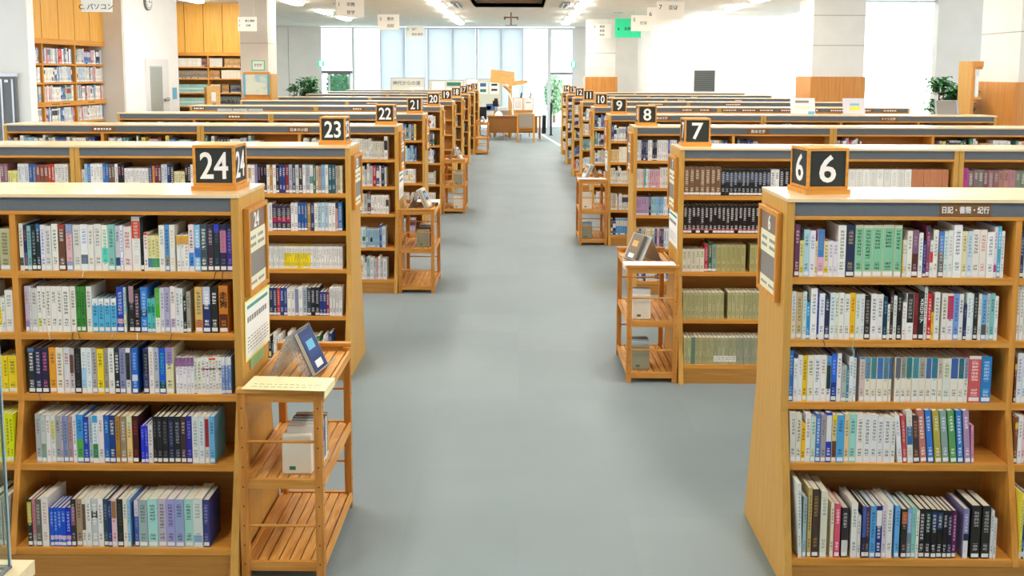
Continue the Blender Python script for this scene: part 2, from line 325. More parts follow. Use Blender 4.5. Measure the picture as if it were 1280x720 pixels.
# name plates on the grey fascia
def plate(key, x, w, body=None, y=0):
    o = cases[key]; p = B(x, x + w, -.001 + .002, .004, 1.459, 1.509).build('name_plate', 'brown', o)
    if body: put_text('lettering', body, .033 if len(body) < 8 else .029, 'numeral', p, (x + w / 2, .0005, 1.484), bold=.0004, sx=1 if len(body) < 8 else .8)
    else:
        mb = MB(); marks(mb, x + .03, x + w - .03, 1.472, 1.496, 1, .001, gap=.7, dash=(.012, .03)); mb.build('lettering', 'numeral', p)['kind'] = 'stuff'
plate(('R', 0, 0), .592, .195, '日記・書簡・紀行')
plate(('R', 2, 0), 1.02, .2, '英米文学'); plate(('R', 3, 0), .52, .2, '英米文学'); plate(('R', 3, 1), 1.35, .2, 'ドイツ文学')
for x in (1.25, 1.5): plate(('R', 4, 0), x, .2)
for x in (.03, .3, .55, .85, 1.2, 1.55, 1.95, 2.3): plate(('R', 4, 1), x, .24)
plate(('R', 5, 1), .6, .3); plate(('R', 5, 0), .6, .2); plate(('R', 5, 0), 1.1, .3); plate(('R', 6, 1), .2, .2); plate(('R', 6, 1), 1.3, .2); plate(('R', 7, 1), .9, .2); plate(('R', 7, 0), .9, .2)
plate(('L', 2, 0), .8, .2, '日本の小説'); plate(('L', 2, 1), .8, .22); plate(('L', 3, 1), 1.28, .2); plate(('L', 4, 1), .03, .2); plate(('L', 4, 0), .5, .2); plate(('L', 5, 0), .3, .25); plate(('L', 5, 0), 1.2, .25)

# number boxes on the aisle ends
def number_box(n, loc, rz=0):
    t = thing('number_box', f'wooden box sign showing a white {word(n)} in digits on black', 'sign', loc, rz, 'number boxes on the bookcase ends')
    w, d, h, f = .171, .165, .185, .011
    B(-.008, w + .008, -.008, d + .008, 0, .02).build('plinth', 'wood_x', t)
    m = MB(); z0, z1 = .02, h
    for x in (0, w - f):
        for y in (0, d - f): m.box(x, x + f, y, y + f, z0, z1)
        m.box(x, x + f, f, d - f, z0, z0 + f).box(x, x + f, f, d - f, z1 - f, z1)
    for y in (0, d - f): m.box(f, w - f, y, y + f, z0, z0 + f).box(f, w - f, y, y + f, z1 - f, z1)
    m.box(f, w - f, f, d - f, z1 - .006, z1); m.build('frame', 'wood_x', t)
    B(f, w - f, .004, .008, z0 + f, z1 - f).build('black_plate', 'plate', t)
    B(.004, .008, f, d - f, z0 + f, z1 - f).build('black_plate', 'plate', t); B(w - .008, w - .004, f, d - f, z0 + f, z1 - f).build('black_plate', 'plate', t)
    s = str(n); sx = .78 if len(s) == 2 else 1.02
    kw = dict(bold=.0022, sx=sx)
    put_text('numeral', s, .152, 'numeral', t, (w / 2, .0032, .1025), face='-y', **kw)
    if loc[0] < 0: put_text('numeral', s, .152, 'numeral', t, (w - .0032, d / 2, .1025), face='+x', **kw)
    else: put_text('numeral', s, .152, 'numeral', t, (.0032, d / 2, .1025), face='-x', **kw)
for k in range(10): number_box(24 - k, (-XL - .05 - .171, YL0 + PL * k + .125, TOP))
for k in range(9): number_box(6 + k, (XR + (.114 if k == 0 else .05), YR0 + PR * k + .125, TOP), math.radians(7) if k == 0 else 0)

# framed row guides and notices on the end panels
def end_sign(side, n, y):
    t = thing('row_guide', f'brown framed row guide numbered {word(n)} on the end panel of its bookcase', 'sign', ((-XL if side == 'L' else XR), y, 0), 0, 'framed row guides on the end panels')
    s = 1 if side == 'L' else -1
    def bx(a, b, y0, y1, z0, z1): return B(*(sorted((s * a, s * b))), y0, y1, z0, z1)
    y0, y1, z0, z1 = .055, .335, 1.10, 1.46
    m = MB()
    for q in ((y0, y0 + .018, z0, z1), (y1 - .018, y1, z0, z1), (y0 + .018, y1 - .018, z0, z0 + .018), (y0 + .018, y1 - .018, z1 - .018, z1)): m.box(*sorted((0, s * .022)), *q)
    m.build('frame', 'wood_z', t)
    ya, yb = y0 + .018, y1 - .018
    bx(.001, .012, ya, yb, 1.36, z1 - .018).build('number_plate', 'taupe', t); bx(.001, .013, ya, yb, 1.27, 1.36).build('subject_card', 'cream', t)
    bx(.001, .011, ya, yb, 1.17, 1.27).build('blank_card', 'grey', t); bx(.001, .012, ya, yb, z0 + .018, 1.17).build('note_card', 'cream', t)
    f = '+x' if s == 1 else '-x'
    put_text('numeral', str(n), .085, 'numeral', t, (s * .0125, (y0 + y1) / 2, 1.40), face=f, bold=.002, sx=.85)
    mb = MB()
    for a, b in ((ya + .02, ya + .11), (ya + .135, yb - .02)):
        lo, hi = (a, b) if s == 1 else (-b, -a)
        marks(mb, lo, hi, 1.285, 1.345, 2, s * .013, f, dash=(.01, .02)); marks(mb, lo, hi, 1.13, 1.155, 1, s * .012, f, dash=(.01, .02))
    mb.build('lettering', 'faint', t)['kind'] = 'stuff'
for k in range(8): end_sign('L', 24 - k, YL0 + PL * k)
for k in range(6): end_sign('R', 6 + k, YR0 + PR * k)
def notice(side, y, z0, z1, w, label, border=False, rot=0):
    s = 1 if side == 'L' else -1
    t = thing('paper_notice', label, 'notice', ((-XL if s == 1 else XR) + s * .001, y, z0)); t.rotation_euler.x = rot
    h = z1 - z0; f = '+x' if s == 1 else '-x'
    B(*sorted((0, s * .0015)), 0, w, 0, h).build('sheet', 'yellow' if border else 'white', t)
    if border: B(*sorted((s * .0015, s * .0022)), .012, w - .012, .01, h - .01).build('print_area', 'white', t)
    yy = s * .0023; mb = MB(); lo, hi = (.03, w - .03) if s == 1 else (-w + .03, -.03)
    marks(mb, lo, hi, h * .62, h * .72, 1, yy, f, gap=.9, dash=(.02, .03)); marks(mb, lo, hi, .03, h * .4, 5, yy, f, gap=.25, dash=(.01, .04)); mb.build('lettering', 'faint', t)['kind'] = 'stuff'
    mb = MB(); marks(mb, lo, hi, h * .84, h * .91, 1, yy, f, gap=.8, dash=(.006, .012)); mb.build('heading', 'teal', t)['kind'] = 'stuff'
notice('L', YL0 + .03, .835, 1.085, .36, 'white notice with yellow border and teal heading under the twenty-four row guide', True, -.03)
t = thing('paper_slip', 'small green printed slip taped below the notice on bookcase twenty-four', 'notice', (-XL + .001, YL0 + .1, .785)); B(0, .001, 0, .2, 0, .055).build('sheet', 'lime', t)
notice('R', YR0 + PR + .02, .86, 1.09, .33, 'white notice sheet taped under the seven row guide')
notice('L', YL0 + 2 * PL + .03, .84, 1.09, .3, 'white notice sheet taped under the twenty-two row guide')
notice('R', YR0 + 3 * PR + .05, .85, 1.09, .28, 'white notice sheet taped under the nine row guide')

# ---------------------------------------------------------------- books
class BM:
    def __init__(s): s.v = []; s.f = []; s.c = []; s.t = []; s.uv = []; s.um = []
    def quad(s, p, col, txt=None, uv=None, um=None):
        b = len(s.v); s.v += p; s.f.append((b, b + 1, b + 2, b + 3)); c = (*col, 1); t = (*txt, 1) if txt else (0, 0, 0, 0)
        for i in range(4): s.c += c; s.t += t; s.uv += (uv[i] if uv else (0, 0)); s.um += (um[i] if um else (0, 0))
    def box(s, x0, x1, y0, y1, z0, z1, col, skip='', T=lambda p: p):
        q = {'f': [(x0, y0, z0), (x1, y0, z0), (x1, y0, z1), (x0, y0, z1)], 'b': [(x1, y1, z0), (x0, y1, z0), (x0, y1, z1), (x1, y1, z1)],
             'l': [(x0, y1, z0), (x0, y0, z0), (x0, y0, z1), (x0, y1, z1)], 'r': [(x1, y0, z0), (x1, y1, z0), (x1, y1, z1), (x1, y0, z1)],
             't': [(x0, y0, z1), (x1, y0, z1), (x1, y1, z1), (x0, y1, z1)], 'd': [(x0, y1, z0), (x1, y1, z0), (x1, y0, z0), (x0, y0, z0)]}
        for k, p in q.items():
            if k not in skip: s.quad([T(a) for a in p], col)
    def spine(s, x0, x1, y, z0, h, col, txt, bands, T=lambda p: p):
        cuts = sorted({0., 1.} | {b[0] for b in bands} | {b[1] for b in bands}); w = x1 - x0; o = R() * 9
        for a, b in zip(cuts, cuts[1:]):
            cc = col
            for q in bands:
                if q[0] <= a and b <= q[1]: cc = q[2]
            p = [(x0, y, z0 + a * h), (x1, y, z0 + a * h), (x1, y, z0 + b * h), (x0, y, z0 + b * h)]
            s.quad([T(i) for i in p], cc, txt, [(0, a), (1, a), (1, b), (0, b)], [(o, a * h + o), (o + w, a * h + o), (o + w, b * h + o), (o, b * h + o)])
    def mesh(s, name):
        me = bpy.data.meshes.new(name); me.from_pydata(s.v, [], s.f)
        for nme, d in (('col', s.c), ('txt', s.t)):
            a = me.attributes.new(nme, 'FLOAT_COLOR', 'CORNER'); a.data.foreach_set('color', d)
        for nme, d in (('uv', s.uv), ('um', s.um)):
            l = me.uv_layers.new(name=nme); l.data.foreach_set('uv', d)
        me.materials.append(M['book']); me.update(); return me
def pband(b):
    a, c, h = b.split('-'); return (float(a), float(c), hx(h))
def hexrgb(h):
    if len(h) == 3: h = ''.join(a * 2 for a in h)
    return [int(h[i:i+2], 16) for i in (0, 2, 4)]
def cname(h):
    import colorsys
    r, g, b = [v / 255 for v in hexrgb(h)]; H, S, V = colorsys.rgb_to_hsv(r, g, b); H *= 360
    if V < .2: return 'black'
    if S < .13: return 'white' if V > .86 else 'pale grey' if V > .7 else 'grey' if V > .35 else 'black'
    if S < .3 and V > .8: return 'cream' if 25 < H < 75 else 'pale green' if H < 185 and H >= 75 else 'pale blue' if H < 240 and H >= 75 else 'pale lilac' if H >= 240 and H < 300 else 'pale pink'
    if H < 18 or H > 345: return 'dark red' if V < .45 else 'red' if S > .55 else 'rose'
    if H < 45: return 'dark brown' if V < .45 else ('orange' if S > .6 and V > .75 else 'tan' if V > .7 else 'brown')
    if H < 70: return 'yellow' if V > .8 and S > .45 else 'khaki'
    if H < 165: return 'dark green' if V < .4 else 'green'
    if H < 195: return 'dark teal' if V < .45 else 'teal'
    if H < 260: return 'navy' if V < .45 else ('light blue' if V > .75 and S < .65 else 'blue')
    return 'purple' if H < 310 else 'pink' if V > .6 else 'plum'
ORD = {1: 'first', 2: 'second', 3: 'third', 5: 'fifth', 8: 'eighth', 9: 'ninth', 12: 'twelfth', 20: 'twentieth', 30: 'thirtieth', 40: 'fortieth'}
def ordn(i):
    if i in ORD: return ORD[i]
    if i < 20: return NUM[i] + 'th'
    return word(i // 10 * 10) + '-' + ordn(i % 10)
def make_book(name, w, h, d, col, txt, bands, label_on=True):
    """one book: cover (the root mesh), page block, call-number sticker; spine faces -y, stands on z=0, x from 0"""
    b = BM(); t = min(.0016, w * .12); e = min(.0012, w * .15)
    b.spine(e, w - e, 0, 0, h, hx(col), hx(txt), bands)
    c = hx(col)
    for x0, x1, y0, y1 in ((0, e, e, 0), (w - e, w, 0, e)): b.quad([(x0, y0, 0), (x1, y1, 0), (x1, y1, h), (x0, y0, h)], c)   # rounded spine edges
    b.box(0, t, e, d, 0, h, c, 'f'); b.box(w - t, w, e, d, 0, h, c, 'f'); b.box(t, w - t, .0008, .003, 0, h, c, 'flr')
    o = link(name, b.mesh('book')); B(t, w - t, .003, d - .003, .002, h - .0035).build('pages', 'pages', o)
    if label_on and h > .1: B(w * .1, w * .9, -.0007, .0002, .006, .021).build('spine_label', 'label', o)
    return o
BOOKS={
('L',0):"-1986,17,189,e8e6dc,777,.08-.28-2c4a48;-1969,15,183,2a2c50,a66,.1-.4-5a5a7a;-1954,15,180,7fb4bc,334;-1939,20,178,1c2424,9aa;-1919,16,187,20303c,bcd,.85-1-2a6ab0;-1903,19,184,e4e4ec,4455dd;-1884,26,180,d8d8d8,777;-1858,26,188,f0f0ea,444;-1832,29,185,6b4630,ddd,.88-1-a04030;-1800,26,187,8fa4cc,c66,.2-.8-e0b4bc;-1774,32,185,dcdcd4,888;-1742,30,187,eceef0,5b8fd8,.15-.35-6e7078;-1712,23,184,e8e6e2,776;-1689,30,188,e6e6e2,777;-1659,26,184,eef0e4,2a9,.18-.5-60d8c8;-1633,28,187,86c4bc,355;-1605,21,181,c8ccd4,333,.08-.3-2a5c90;-1584,11,183,eef,3050a0;-1572,34,178,e8dcdc,a33;-1538,34,219,ecece8,ccc,.6-.92-d84020;-1504,13,214,181c1c,344;-1491,16,155,eeeaea,933,.93-1-c44;-1475,15,143,e4dc9c,885,.08-.36-3a78b8;-1460,17,143,e8e0a0,885,.08-.36-20a070;-1443,14,142,e8e0a0,885,.08-.36-20a070;-1429,23,185,eceae0,68a;-1406,19,187,5a98d8,235,.08-.35-8a9088;-1387,21,187,e8e8e0,e8b040;-1359,15,146,eee,999,.74-.98-e8a830;-1344,15,146,eee,999,.74-.98-e8a830;-1329,18,146,eee,999,.74-.98-e8a830;-1311,22,189,f0dce0,111,.05-.4-3a90e8;-1289,24,187,8cc8f0,fff,.3-.52-3870d0;-1265,28,191,40505c,eee;-1237,25,189,38303c,c8b0c0;-1212,24,191,24343c,567,.82-1-3040c0;-1188,27,189,302c50,777,.4-.87-c878a0;-1161,24,191,3a2c90,88c,.8-1-20243c",
('L',1):"-1976,17,187,c8b8d0,b76,.08-.25-9088c8;-1959,8,187,e0e0e4,888;-1951,26,178,d4d4d2,666;-1925,16,186,eceae4,333,.08-.3-dce080;-1909,16,186,eceae6,333;-1893,20,186,eceae4,333;-1873,26,186,eceae6,333;-1847,21,186,eceae4,333;-1826,31,186,eceae6,333;-1795,23,186,eceae4,333;-1771,17,186,3a8a34,132;-1754,21,186,3a8a34,132;-1730,23,186,e4e2da,668;-1707,25,138,58b4e0,246,.8-1-eee;-1682,24,138,58b4e0,246,.8-1-eee;-1658,24,138,58b4e0,246,.8-1-eee;-1634,25,138,58b4e0,246,.8-1-eee;-1609,29,185,2444b4,bcd,.2-.3-d08090;-1580,10,182,b4d0dc,485,.05-.42-dce4b0;-1560,22,188,28282c,99a,.65-1-b08898;-1538,25,174,201c20,cab;-1513,28,184,3a80dc,bdf,.35-.5-1c4c80;-1485,16,138,58c0c4,255,.58-.78-289c80;-1469,15,138,58c0c4,255,.58-.78-289c80;-1454,21,179,f0f0e8,999,.34-1-48b428;-1433,17,183,d0d0dc,668;-1416,22,184,b0acd0,558;-1394,22,188,f0e8e4,333,.03-.3-c8b8d8;-1372,17,182,e4e6ee,778;-1355,13,180,e0e8e8,697;-1342,14,147,222824,ddd;-1328,16,167,a8a498,555;-1295,32,186,e0b868,267,.05-.28-d87830;-1263,32,188,28346c,fff,.62-1-c8cce4;-1231,29,185,282a28,fff;-1198,37,193,d08030,311,.08-.4-5c2818",
('L',2):"-1977,29,186,283038,fff,.92-1-5878a8;-1948,27,188,28264c,ccd;-1921,29,188,282440,e070a8;-1892,30,188,eca030,552;-1862,29,188,ece4d4,533;-1833,25,188,e0e0e8,a44;-1808,19,186,c8bcc4,533,.45-.85-6c4c40;-1789,27,184,202020,555;-1762,21,188,e8eef0,89a,.08-.55-a0ccee;-1741,22,188,e4ecf4,9ab;-1719,22,188,b4b0b0,444;-1697,27,184,f4d820,331;-1670,19,186,a49c94,665;-1651,24,188,ecece8,668;-1627,21,186,282c30,fff;-1606,24,189,8890b8,447;-1582,20,188,eee,555,.3-.9-282828;-1557,25,188,2c68c8,acf,.28-.42-d0dcf0;-1512,23,186,343868,889,.45-.93-1c2430;-1489,21,192,eceaec,c88;-1468,21,190,b4bcc8,456;-1447,27,189,2058d0,3bb,.06-.25-183040;-1420,31,191,e4dcb4,544,.65-1-9c8ccc;-1380,13,150,eeecf4,98a,.76-1-8c5c90;-1367,16,150,eeecf4,98a,.76-1-8c5c90;-1351,16,150,eeecf4,98a,.76-1-8c5c90;-1335,14,150,eeecf4,98a,.76-1-8c5c90;-1321,15,150,eeecf4,98a,.76-1-8c5c90;-1306,11,148,d8e0d8,565,.0-.04-c54;-1295,19,148,ecebe0,655;-1276,17,152,ecebe8,655,.66-.7-933;-1259,14,152,ecebe8,655,.66-.7-448;-1245,12,152,ecebe8,655,.66-.7-522,.92-.98-e65020;-1233,14,153,ecebe8,655,.66-.7-522,.92-.98-e65020;-1219,11,153,ecebe8,655;-1208,13,153,ecebe8,655,.66-.7-333;-1195,14,153,6c90d0,dde,.78-1-e8ecf0;-1181,12,153,6c90d0,dde,.78-1-e8ecf0;-1169,13,153,6c90d0,dde,.78-1-e8ecf0",
('L',3):"-1934,23,200,b4b6ba,667;-1911,20,195,c4ccc8,8a9,.08-.4-7c9c88;-1891,18,194,e8e6e6,a77;-1873,19,196,e4e4e0,99b,.5-.88-e0d868;-1854,21,192,a8acac,556;-1833,10,192,b8b0c8,557;-1823,20,192,8898c0,557;-1803,18,190,b09098,844;-1785,16,194,e8e4ec,685;-1769,28,198,3898e0,246,.06-.5-5cae48;-1741,22,190,2840b0,acf;-1719,15,190,a8bcc4,688;-1704,23,196,e4ecf4,69b,.08-.4-3c8838,.85-1-3c9cd8;-1681,22,196,ece4ec,645;-1659,22,196,2864b4,8cf;-1637,25,196,1c3c88,e8e8b0;-1612,18,193,b08030,643;-1594,26,192,98886c,dcc;-1568,23,192,eccc88,876,.75-1-dce0b8;-1545,25,194,441c1c,a33;-1510,14,155,2c38dc,99e;-1496,14,155,2c38dc,99e;-1482,19,157,dcdcdc,a66;-1463,17,192,202224,667;-1446,21,192,202224,778;-1425,24,192,202224,667;-1401,24,192,202840,77a;-1377,26,192,202a2c,99a;-1351,23,192,443038,cbb;-1328,23,194,2c2c98,88e;-1305,28,194,dce4e8,777;-1277,23,194,dce8f0,68a;-1254,18,194,e0dcdc,533,.35-.95-b02c38;-1236,22,194,70b8ec,248",
('L',4):"-1947,20,193,282c20,ccc,.5-.95-c8b830;-1927,13,193,d08090,a66,.0-.25-c8b8c0;-1914,24,193,686860,bbb;-1890,28,202,e8e4e0,c88;-1857,15,160,1c58d8,acf,.18-.28-e0c0d0;-1842,14,161,1c58d8,acf,.18-.28-e0c0d0;-1828,16,160,1c58d8,acf,.18-.28-e0c0d0;-1812,18,160,1c50d0,acf,.18-.28-e0c0d0;-1794,21,160,1830c8,acf,.18-.28-e0a0a8;-1773,19,195,343034,bbb,.45-.85-905870;-1754,25,195,a89478,643;-1729,16,195,e8e4d8,665,.35-.9-684840;-1713,21,198,e8ece8,777;-1692,26,197,c8ccd0,fff,.6-.75-283034;-1666,21,197,f0f0f0,966;-1645,19,195,344c5c,89a;-1626,15,191,1c3474,88c;-1611,21,199,e8c8d4,c03060,.6-.95-908040;-1590,25,196,242c28,555;-1565,17,197,ece4d4,665;-1548,11,195,9cccec,48a;-1522,18,193,3c60b8,99d,.65-1-e8dce4;-1504,36,193,a0b4b8,466;-1468,40,197,a8e0dc,244;-1428,34,197,c0bccc,444;-1394,35,197,a4a0dc,335;-1359,36,197,98a8d4,335;-1323,36,197,a8dcd4,344;-1287,38,201,d8e0dc,89a,.05-.25-8cb0d4;-1249,26,195,3c4080,99c",
('L',5):"-2085,19,169,181c10,aa8;-2066,44,169,b8b48c,443",
('L',6):"-2089,19,139,f0f0e0,665,.2-.7-f0d020;-2070,13,139,e8e8e4,777;-2057,33,170,ecebe8,888",
('L',7):"-2101,23,151,f0d820,443;-2078,19,151,f0d820,443;-2059,37,153,f0d820,443",
('L',8):"-2094,22,198,e0e410,553;-2072,18,198,e0e410,553;-2054,16,198,e0e410,553;-2038,16,198,e0e410,553",
('L',9):"-2097,35,207,34383c,9aa;-2062,13,199,b4b8b8,666;-2045,23,204,b8b4ac,777",
('R',0):"1075,21,207,704068,dcc;1096,15,144,e4d888,774,.05-.25-f0d020;1111,23,187,b4d8e4,466,.0-.2-a4cce8;1134,23,183,e8e8f4,77a;1157,8,141,e8d8a8,775,.05-.25-e8c840;1165,26,187,e8b0cc,888,.42-1-3c84c8;1191,17,141,e8dcb0,664,.05-.25-f0d020;1208,18,143,e8e4e8,88a;1226,18,140,e8e0ec,88a;1244,31,205,f0f0ea,666;1275,35,205,2c3454,b8a878;1310,32,206,d8d4bc,1f3028,.12-.94-88c8a4;1342,36,206,d8d4bc,1f3028,.12-.94-88c8a4;1378,40,206,d8d4bc,1f3028,.12-.94-88c8a4;1418,44,207,d8d4bc,1f3028,.12-.94-88c8a4;1462,30,206,d8d4bc,1f3028,.12-.94-88c8a4;1496,8,147,e0d8a0,886,.1-.3-f0d020;1504,9,147,e4e4e8,889;1513,20,184,eceae0,776;1533,25,187,5c3428,b9a,.5-1-806080,.03-.12-eee;1558,17,176,f0f0ec,58c;1575,13,146,2c2c68,99c;1588,15,204,94506c,d9b,.8-1-404050;1603,12,147,e8e8e8,99a,.4-.7-d83838;1615,20,188,ecebe4,776;1635,22,182,706c68,ccc,.55-1-4a84d8;1657,15,182,e0eeee,6aa;1672,20,186,e8e8e4,aaa;1692,33,208,f0f2f4,556;1725,21,183,e8dcb0,665;1746,21,183,ccdcec,68b;1767,28,189,ece8e0,544;1795,28,189,ece4dc,c66;1823,28,180,f2f2f2,668;1851,12,201,e0d8e4,a58,.05-.25-c04890;1863,15,203,5cbce0,dff,.0-.6-50a8c8;1878,13,184,e8e6e6,998",
('R',1):"1071,20,191,e4e0c8,88a,.6-1-dce4f0;1091,24,187,d8bc90,564;1115,16,191,d0e0dc,8ab;1131,15,148,3c9cd8,bef;1146,26,205,f2f2f2,778;1173,7,186,2444a0,88c;1180,22,184,eceef4,77a;1202,20,177,283050,dde;1222,21,187,e0eaf0,68a;1243,13,185,e8ecd8,676;1256,22,187,ecece4,555;1278,23,183,eae8e4,333;1301,22,186,f4c428,c63018;1323,19,182,e0e8e0,798;1342,17,182,e8eaee,99a;1359,23,175,282424,a99;1382,26,183,ececec,446;1408,24,181,ececec,744;1432,16,172,183c54,6ac;1448,10,142,e8e8e0,776;1458,13,196,342c30,b99;1471,14,175,ececea,5a9;1485,5,182,1c1c1c,bbb;1485,19,189,1c1c1c,aaa;1507,15,150,f0f0ee,c77;1522,28,186,f0f0f0,aaa,.37-1-2a2828;1550,20,186,7c2828,944;1570,21,190,202428,eee;1591,13,211,e8e8e4,666;1604,16,185,cc1c2c,fcc;1620,10,110,f4d020,664;1630,22,191,e8e8e4,777;1659,22,187,e4e2da,444;1681,25,186,e8e4e4,56a,.45-.95-d0283c;1706,22,186,7ca0e0,246;1728,18,184,f0f0ee,445;1746,12,143,2c3060,88b;1758,18,190,e4eef0,9aa;1776,9,185,e0e8f0,7ac;1785,18,189,282828,aaa;1803,12,185,e8e6e0,997;1815,21,180,70b0e4,446,.12-.35-605c54;1836,12,187,c8ccc8,777;1848,19,187,7cc0c4,233;1867,14,176,eeeeee,999",
('R',2):"1070,18,207,2c7cd0,ace;1088,18,175,ecebee,889;1106,18,188,e8ecf0,aab;1124,19,186,f0c820,423;1143,26,188,e8e4d0,454;1169,26,189,ececf0,335;1195,23,189,f0eeea,a55;1218,19,184,e8e8e4,444,.28-.8-1c3c30,.8-1-4c9cdc;1237,23,194,203890,9bf,.4-1-2c68dc;1260,18,196,ecebee,667;1278,20,148,b0b8b4,889;1298,10,142,388098,adc;1308,17,183,eef0f4,667;1325,11,213,d8e8ee,566,.84-1-182c50;1349,20,182,d8c4bc,777,.95-1-3888b8;1369,24,180,ece4d4,665,.52-1-6898b8;1393,23,179,ece4d4,665,.52-1-388c94;1416,26,180,ece4d4,665,.52-1-3878c8;1442,22,180,ece4d4,665,.52-1-508ea8;1464,11,180,ece4d4,665,.52-1-3070b0;1488,23,180,ece4d4,665,.54-1-646880;1511,21,180,e8e4d8,665,.54-1-909488;1532,24,180,ece4d4,665,.54-1-208090;1556,26,181,e8e4d8,665,.54-1-3898a8;1582,27,179,e8e4d8,665,.54-1-a8a8a0;1609,23,179,ece4d4,665,.54-1-3c70b4;1632,25,179,e4e8e4,665,.54-1-2080a0;1657,19,178,ece4d0,665,.54-1-c8b8b0;1676,31,178,e0e4d8,687,.54-1-dcdcc4;1707,30,179,ece8dc,665,.54-1-3060b8;1737,23,179,ece8dc,665,.54-1-186c80;1760,17,179,ece8dc,665,.54-1-9098c0;1777,50,189,cc5c60,fdd,.93-1-e8dcd8;1827,41,186,2c80c8,bdf",
('R',3):"1072,22,199,d8d6d0,555;1094,21,196,dedac8,454;1115,16,160,f4c020,442;1131,21,198,ececf0,a56;1152,19,185,c8dcd0,576;1171,20,197,4c7cc8,def;1191,21,193,a49ca0,665;1212,23,201,2040b8,eee,.42-.95-e8e8ec;1235,19,194,d8c890,622,.1-.45-684030,.85-1-f0d020;1254,29,192,50a8e4,247;1283,20,196,e4cc9c,654;1303,28,196,a0dcd4,355;1331,29,195,eae8e4,444;1360,27,193,e8eaec,444;1387,27,192,e8eaee,545;1414,24,187,e8e8ea,555;1438,28,187,e8e8ea,545;1466,19,185,e6e8e4,565;1497,19,194,ececf0,88a,L-6;1518,16,192,cc5058,ecc,L-5;1536,23,212,e4e0d8,bbb,.35-.7-2c6cac,L-4;1559,25,193,443c40,c84,L-4;1587,26,214,c47c70,f8f0f0,L-6;1617,24,214,3c80dc,eef,L-6;1645,25,213,b8ac50,eec,L-6;1674,27,212,90aca8,eef,L-6;1704,26,214,60a060,efe,L-6;1733,24,214,2c80cc,eef,L-5;1761,23,214,ac90b8,fef,L-5;1786,12,154,d898b8,a57,L-3",
('R',4):"1094,15,318,dce4e4,777,L-2;1110,15,244,9cb8bc,456;1128,16,281,c0a868,443;1146,28,276,483830,b08850;1178,26,270,e0e0cc,999;1218,13,223,e8dcc0,665;1234,22,218,e05878,eee;1261,27,202,342c30,ccc,.05-.35-d8d8d8;1298,24,222,ecebe8,777;1323,13,172,e0e0e0,888;1341,14,210,342c40,669,.4-1-3864b8;1355,14,207,342838,a88,.4-1-603048;1371,23,210,58a4dc,247;1394,24,210,202c80,eee,.62-.92-ece8ec;1418,17,211,d8d0dc,767;1435,24,217,ececec,888;1468,19,211,68b0e8,358;1492,23,199,342c28,a98,.7-.95-c06840;1515,18,203,788898,ccd,.5-1-88b4e0;1533,17,204,8cd0c8,699;1550,12,193,e8e8e0,776;1562,24,199,1c1c1c,ddd,.6-.95-2c2024;1586,22,199,1c1c1c,ddd,.6-.95-18402c;1608,23,199,1c1c1c,ddd,.6-.95-1c3464;1631,23,196,1c1c1c,ddd,.6-.95-1c4464;1654,18,194,241c24,ddd;1672,19,193,241c34,bbd;1691,18,193,602058,eac;1734,21,201,8c88b8,dde,.0-.36-e8e8e0,.36-.5-242c48;1764,36,215,2c2a28,bbb;1805,33,214,2c2a28,bbb;1839,13,196,dcdcdc,889;1852,11,164,d4d4d4,999",
('R',5):"1952,16,177,203858,aac;1968,18,177,e8e8e8,888",
('R',6):"1953,12,216,e8e4dc,776;1965,16,217,ecebe8,888;1981,18,217,e0d8d0,877",
('R',7):"1960,8,177,6c3820,caa,.75-.88-f0d020;1968,20,202,e8eaf0,77a;1988,18,202,e0e4f0,57b",
('R',8):"1952,12,188,845030,caa,.75-.88-f0d020;1964,16,192,ecebe8,888;1980,16,188,f0d0dc,a66;1996,18,184,d83038,fdd",
('R',9):"1952,10,266,f0e050,885;1962,10,262,2c4880,ace;1972,14,258,e8ecf0,889;1986,18,246,f0f0f0,88a",
}

SHN = ['top', 'second', 'third', 'fourth', 'bottom']
RIB = {('L', 0): {11: 'ddd', 28: '888', 35: '222', 36: '333', 37: 'b8a', 38: 'eee'}, ('L', 1): {4: 'ddc', 5: 'ddc', 9: '253', 10: '253', 16: 'daa', 20: 'eee', 27: '253'}, ('L', 2): {1: '667', 24: 'eed'},
       ('R', 1): {6: '335', 12: '9b9', 36: '111'}}
REST = BM()
_all = sorted((int(e.split(',')[1]) * int(e.split(',')[2]) for (s, k), st in BOOKS.items() for e in st.split(';')), reverse=True)
CUT = _all[285]      # the largest spines are objects of their own, the slimmest go into the joined mesh
PGC = hx('dfd8c6')
def plain_book(m, x, w, h, d, Y, z, col, txt, bands, lab=True):
    c = hx(col); bd = bands + ([(.03, .11, hx('e8eaec'))] if lab and h > .13 else [])
    m.spine(x, x + w, Y, z, h, c, hx(txt), bd)
    m.box(x, x + .0015, Y, Y + d, z, z + h, c, 'fbd'); m.box(x + w - .0015, x + w, Y, Y + d, z, z + h, c, 'fbd'); m.quad([(x, Y + .002, z + h - .003), (x + w, Y + .002, z + h - .003), (x + w, Y + d, z + h - .003), (x, Y + d, z + h - .003)], PGC)
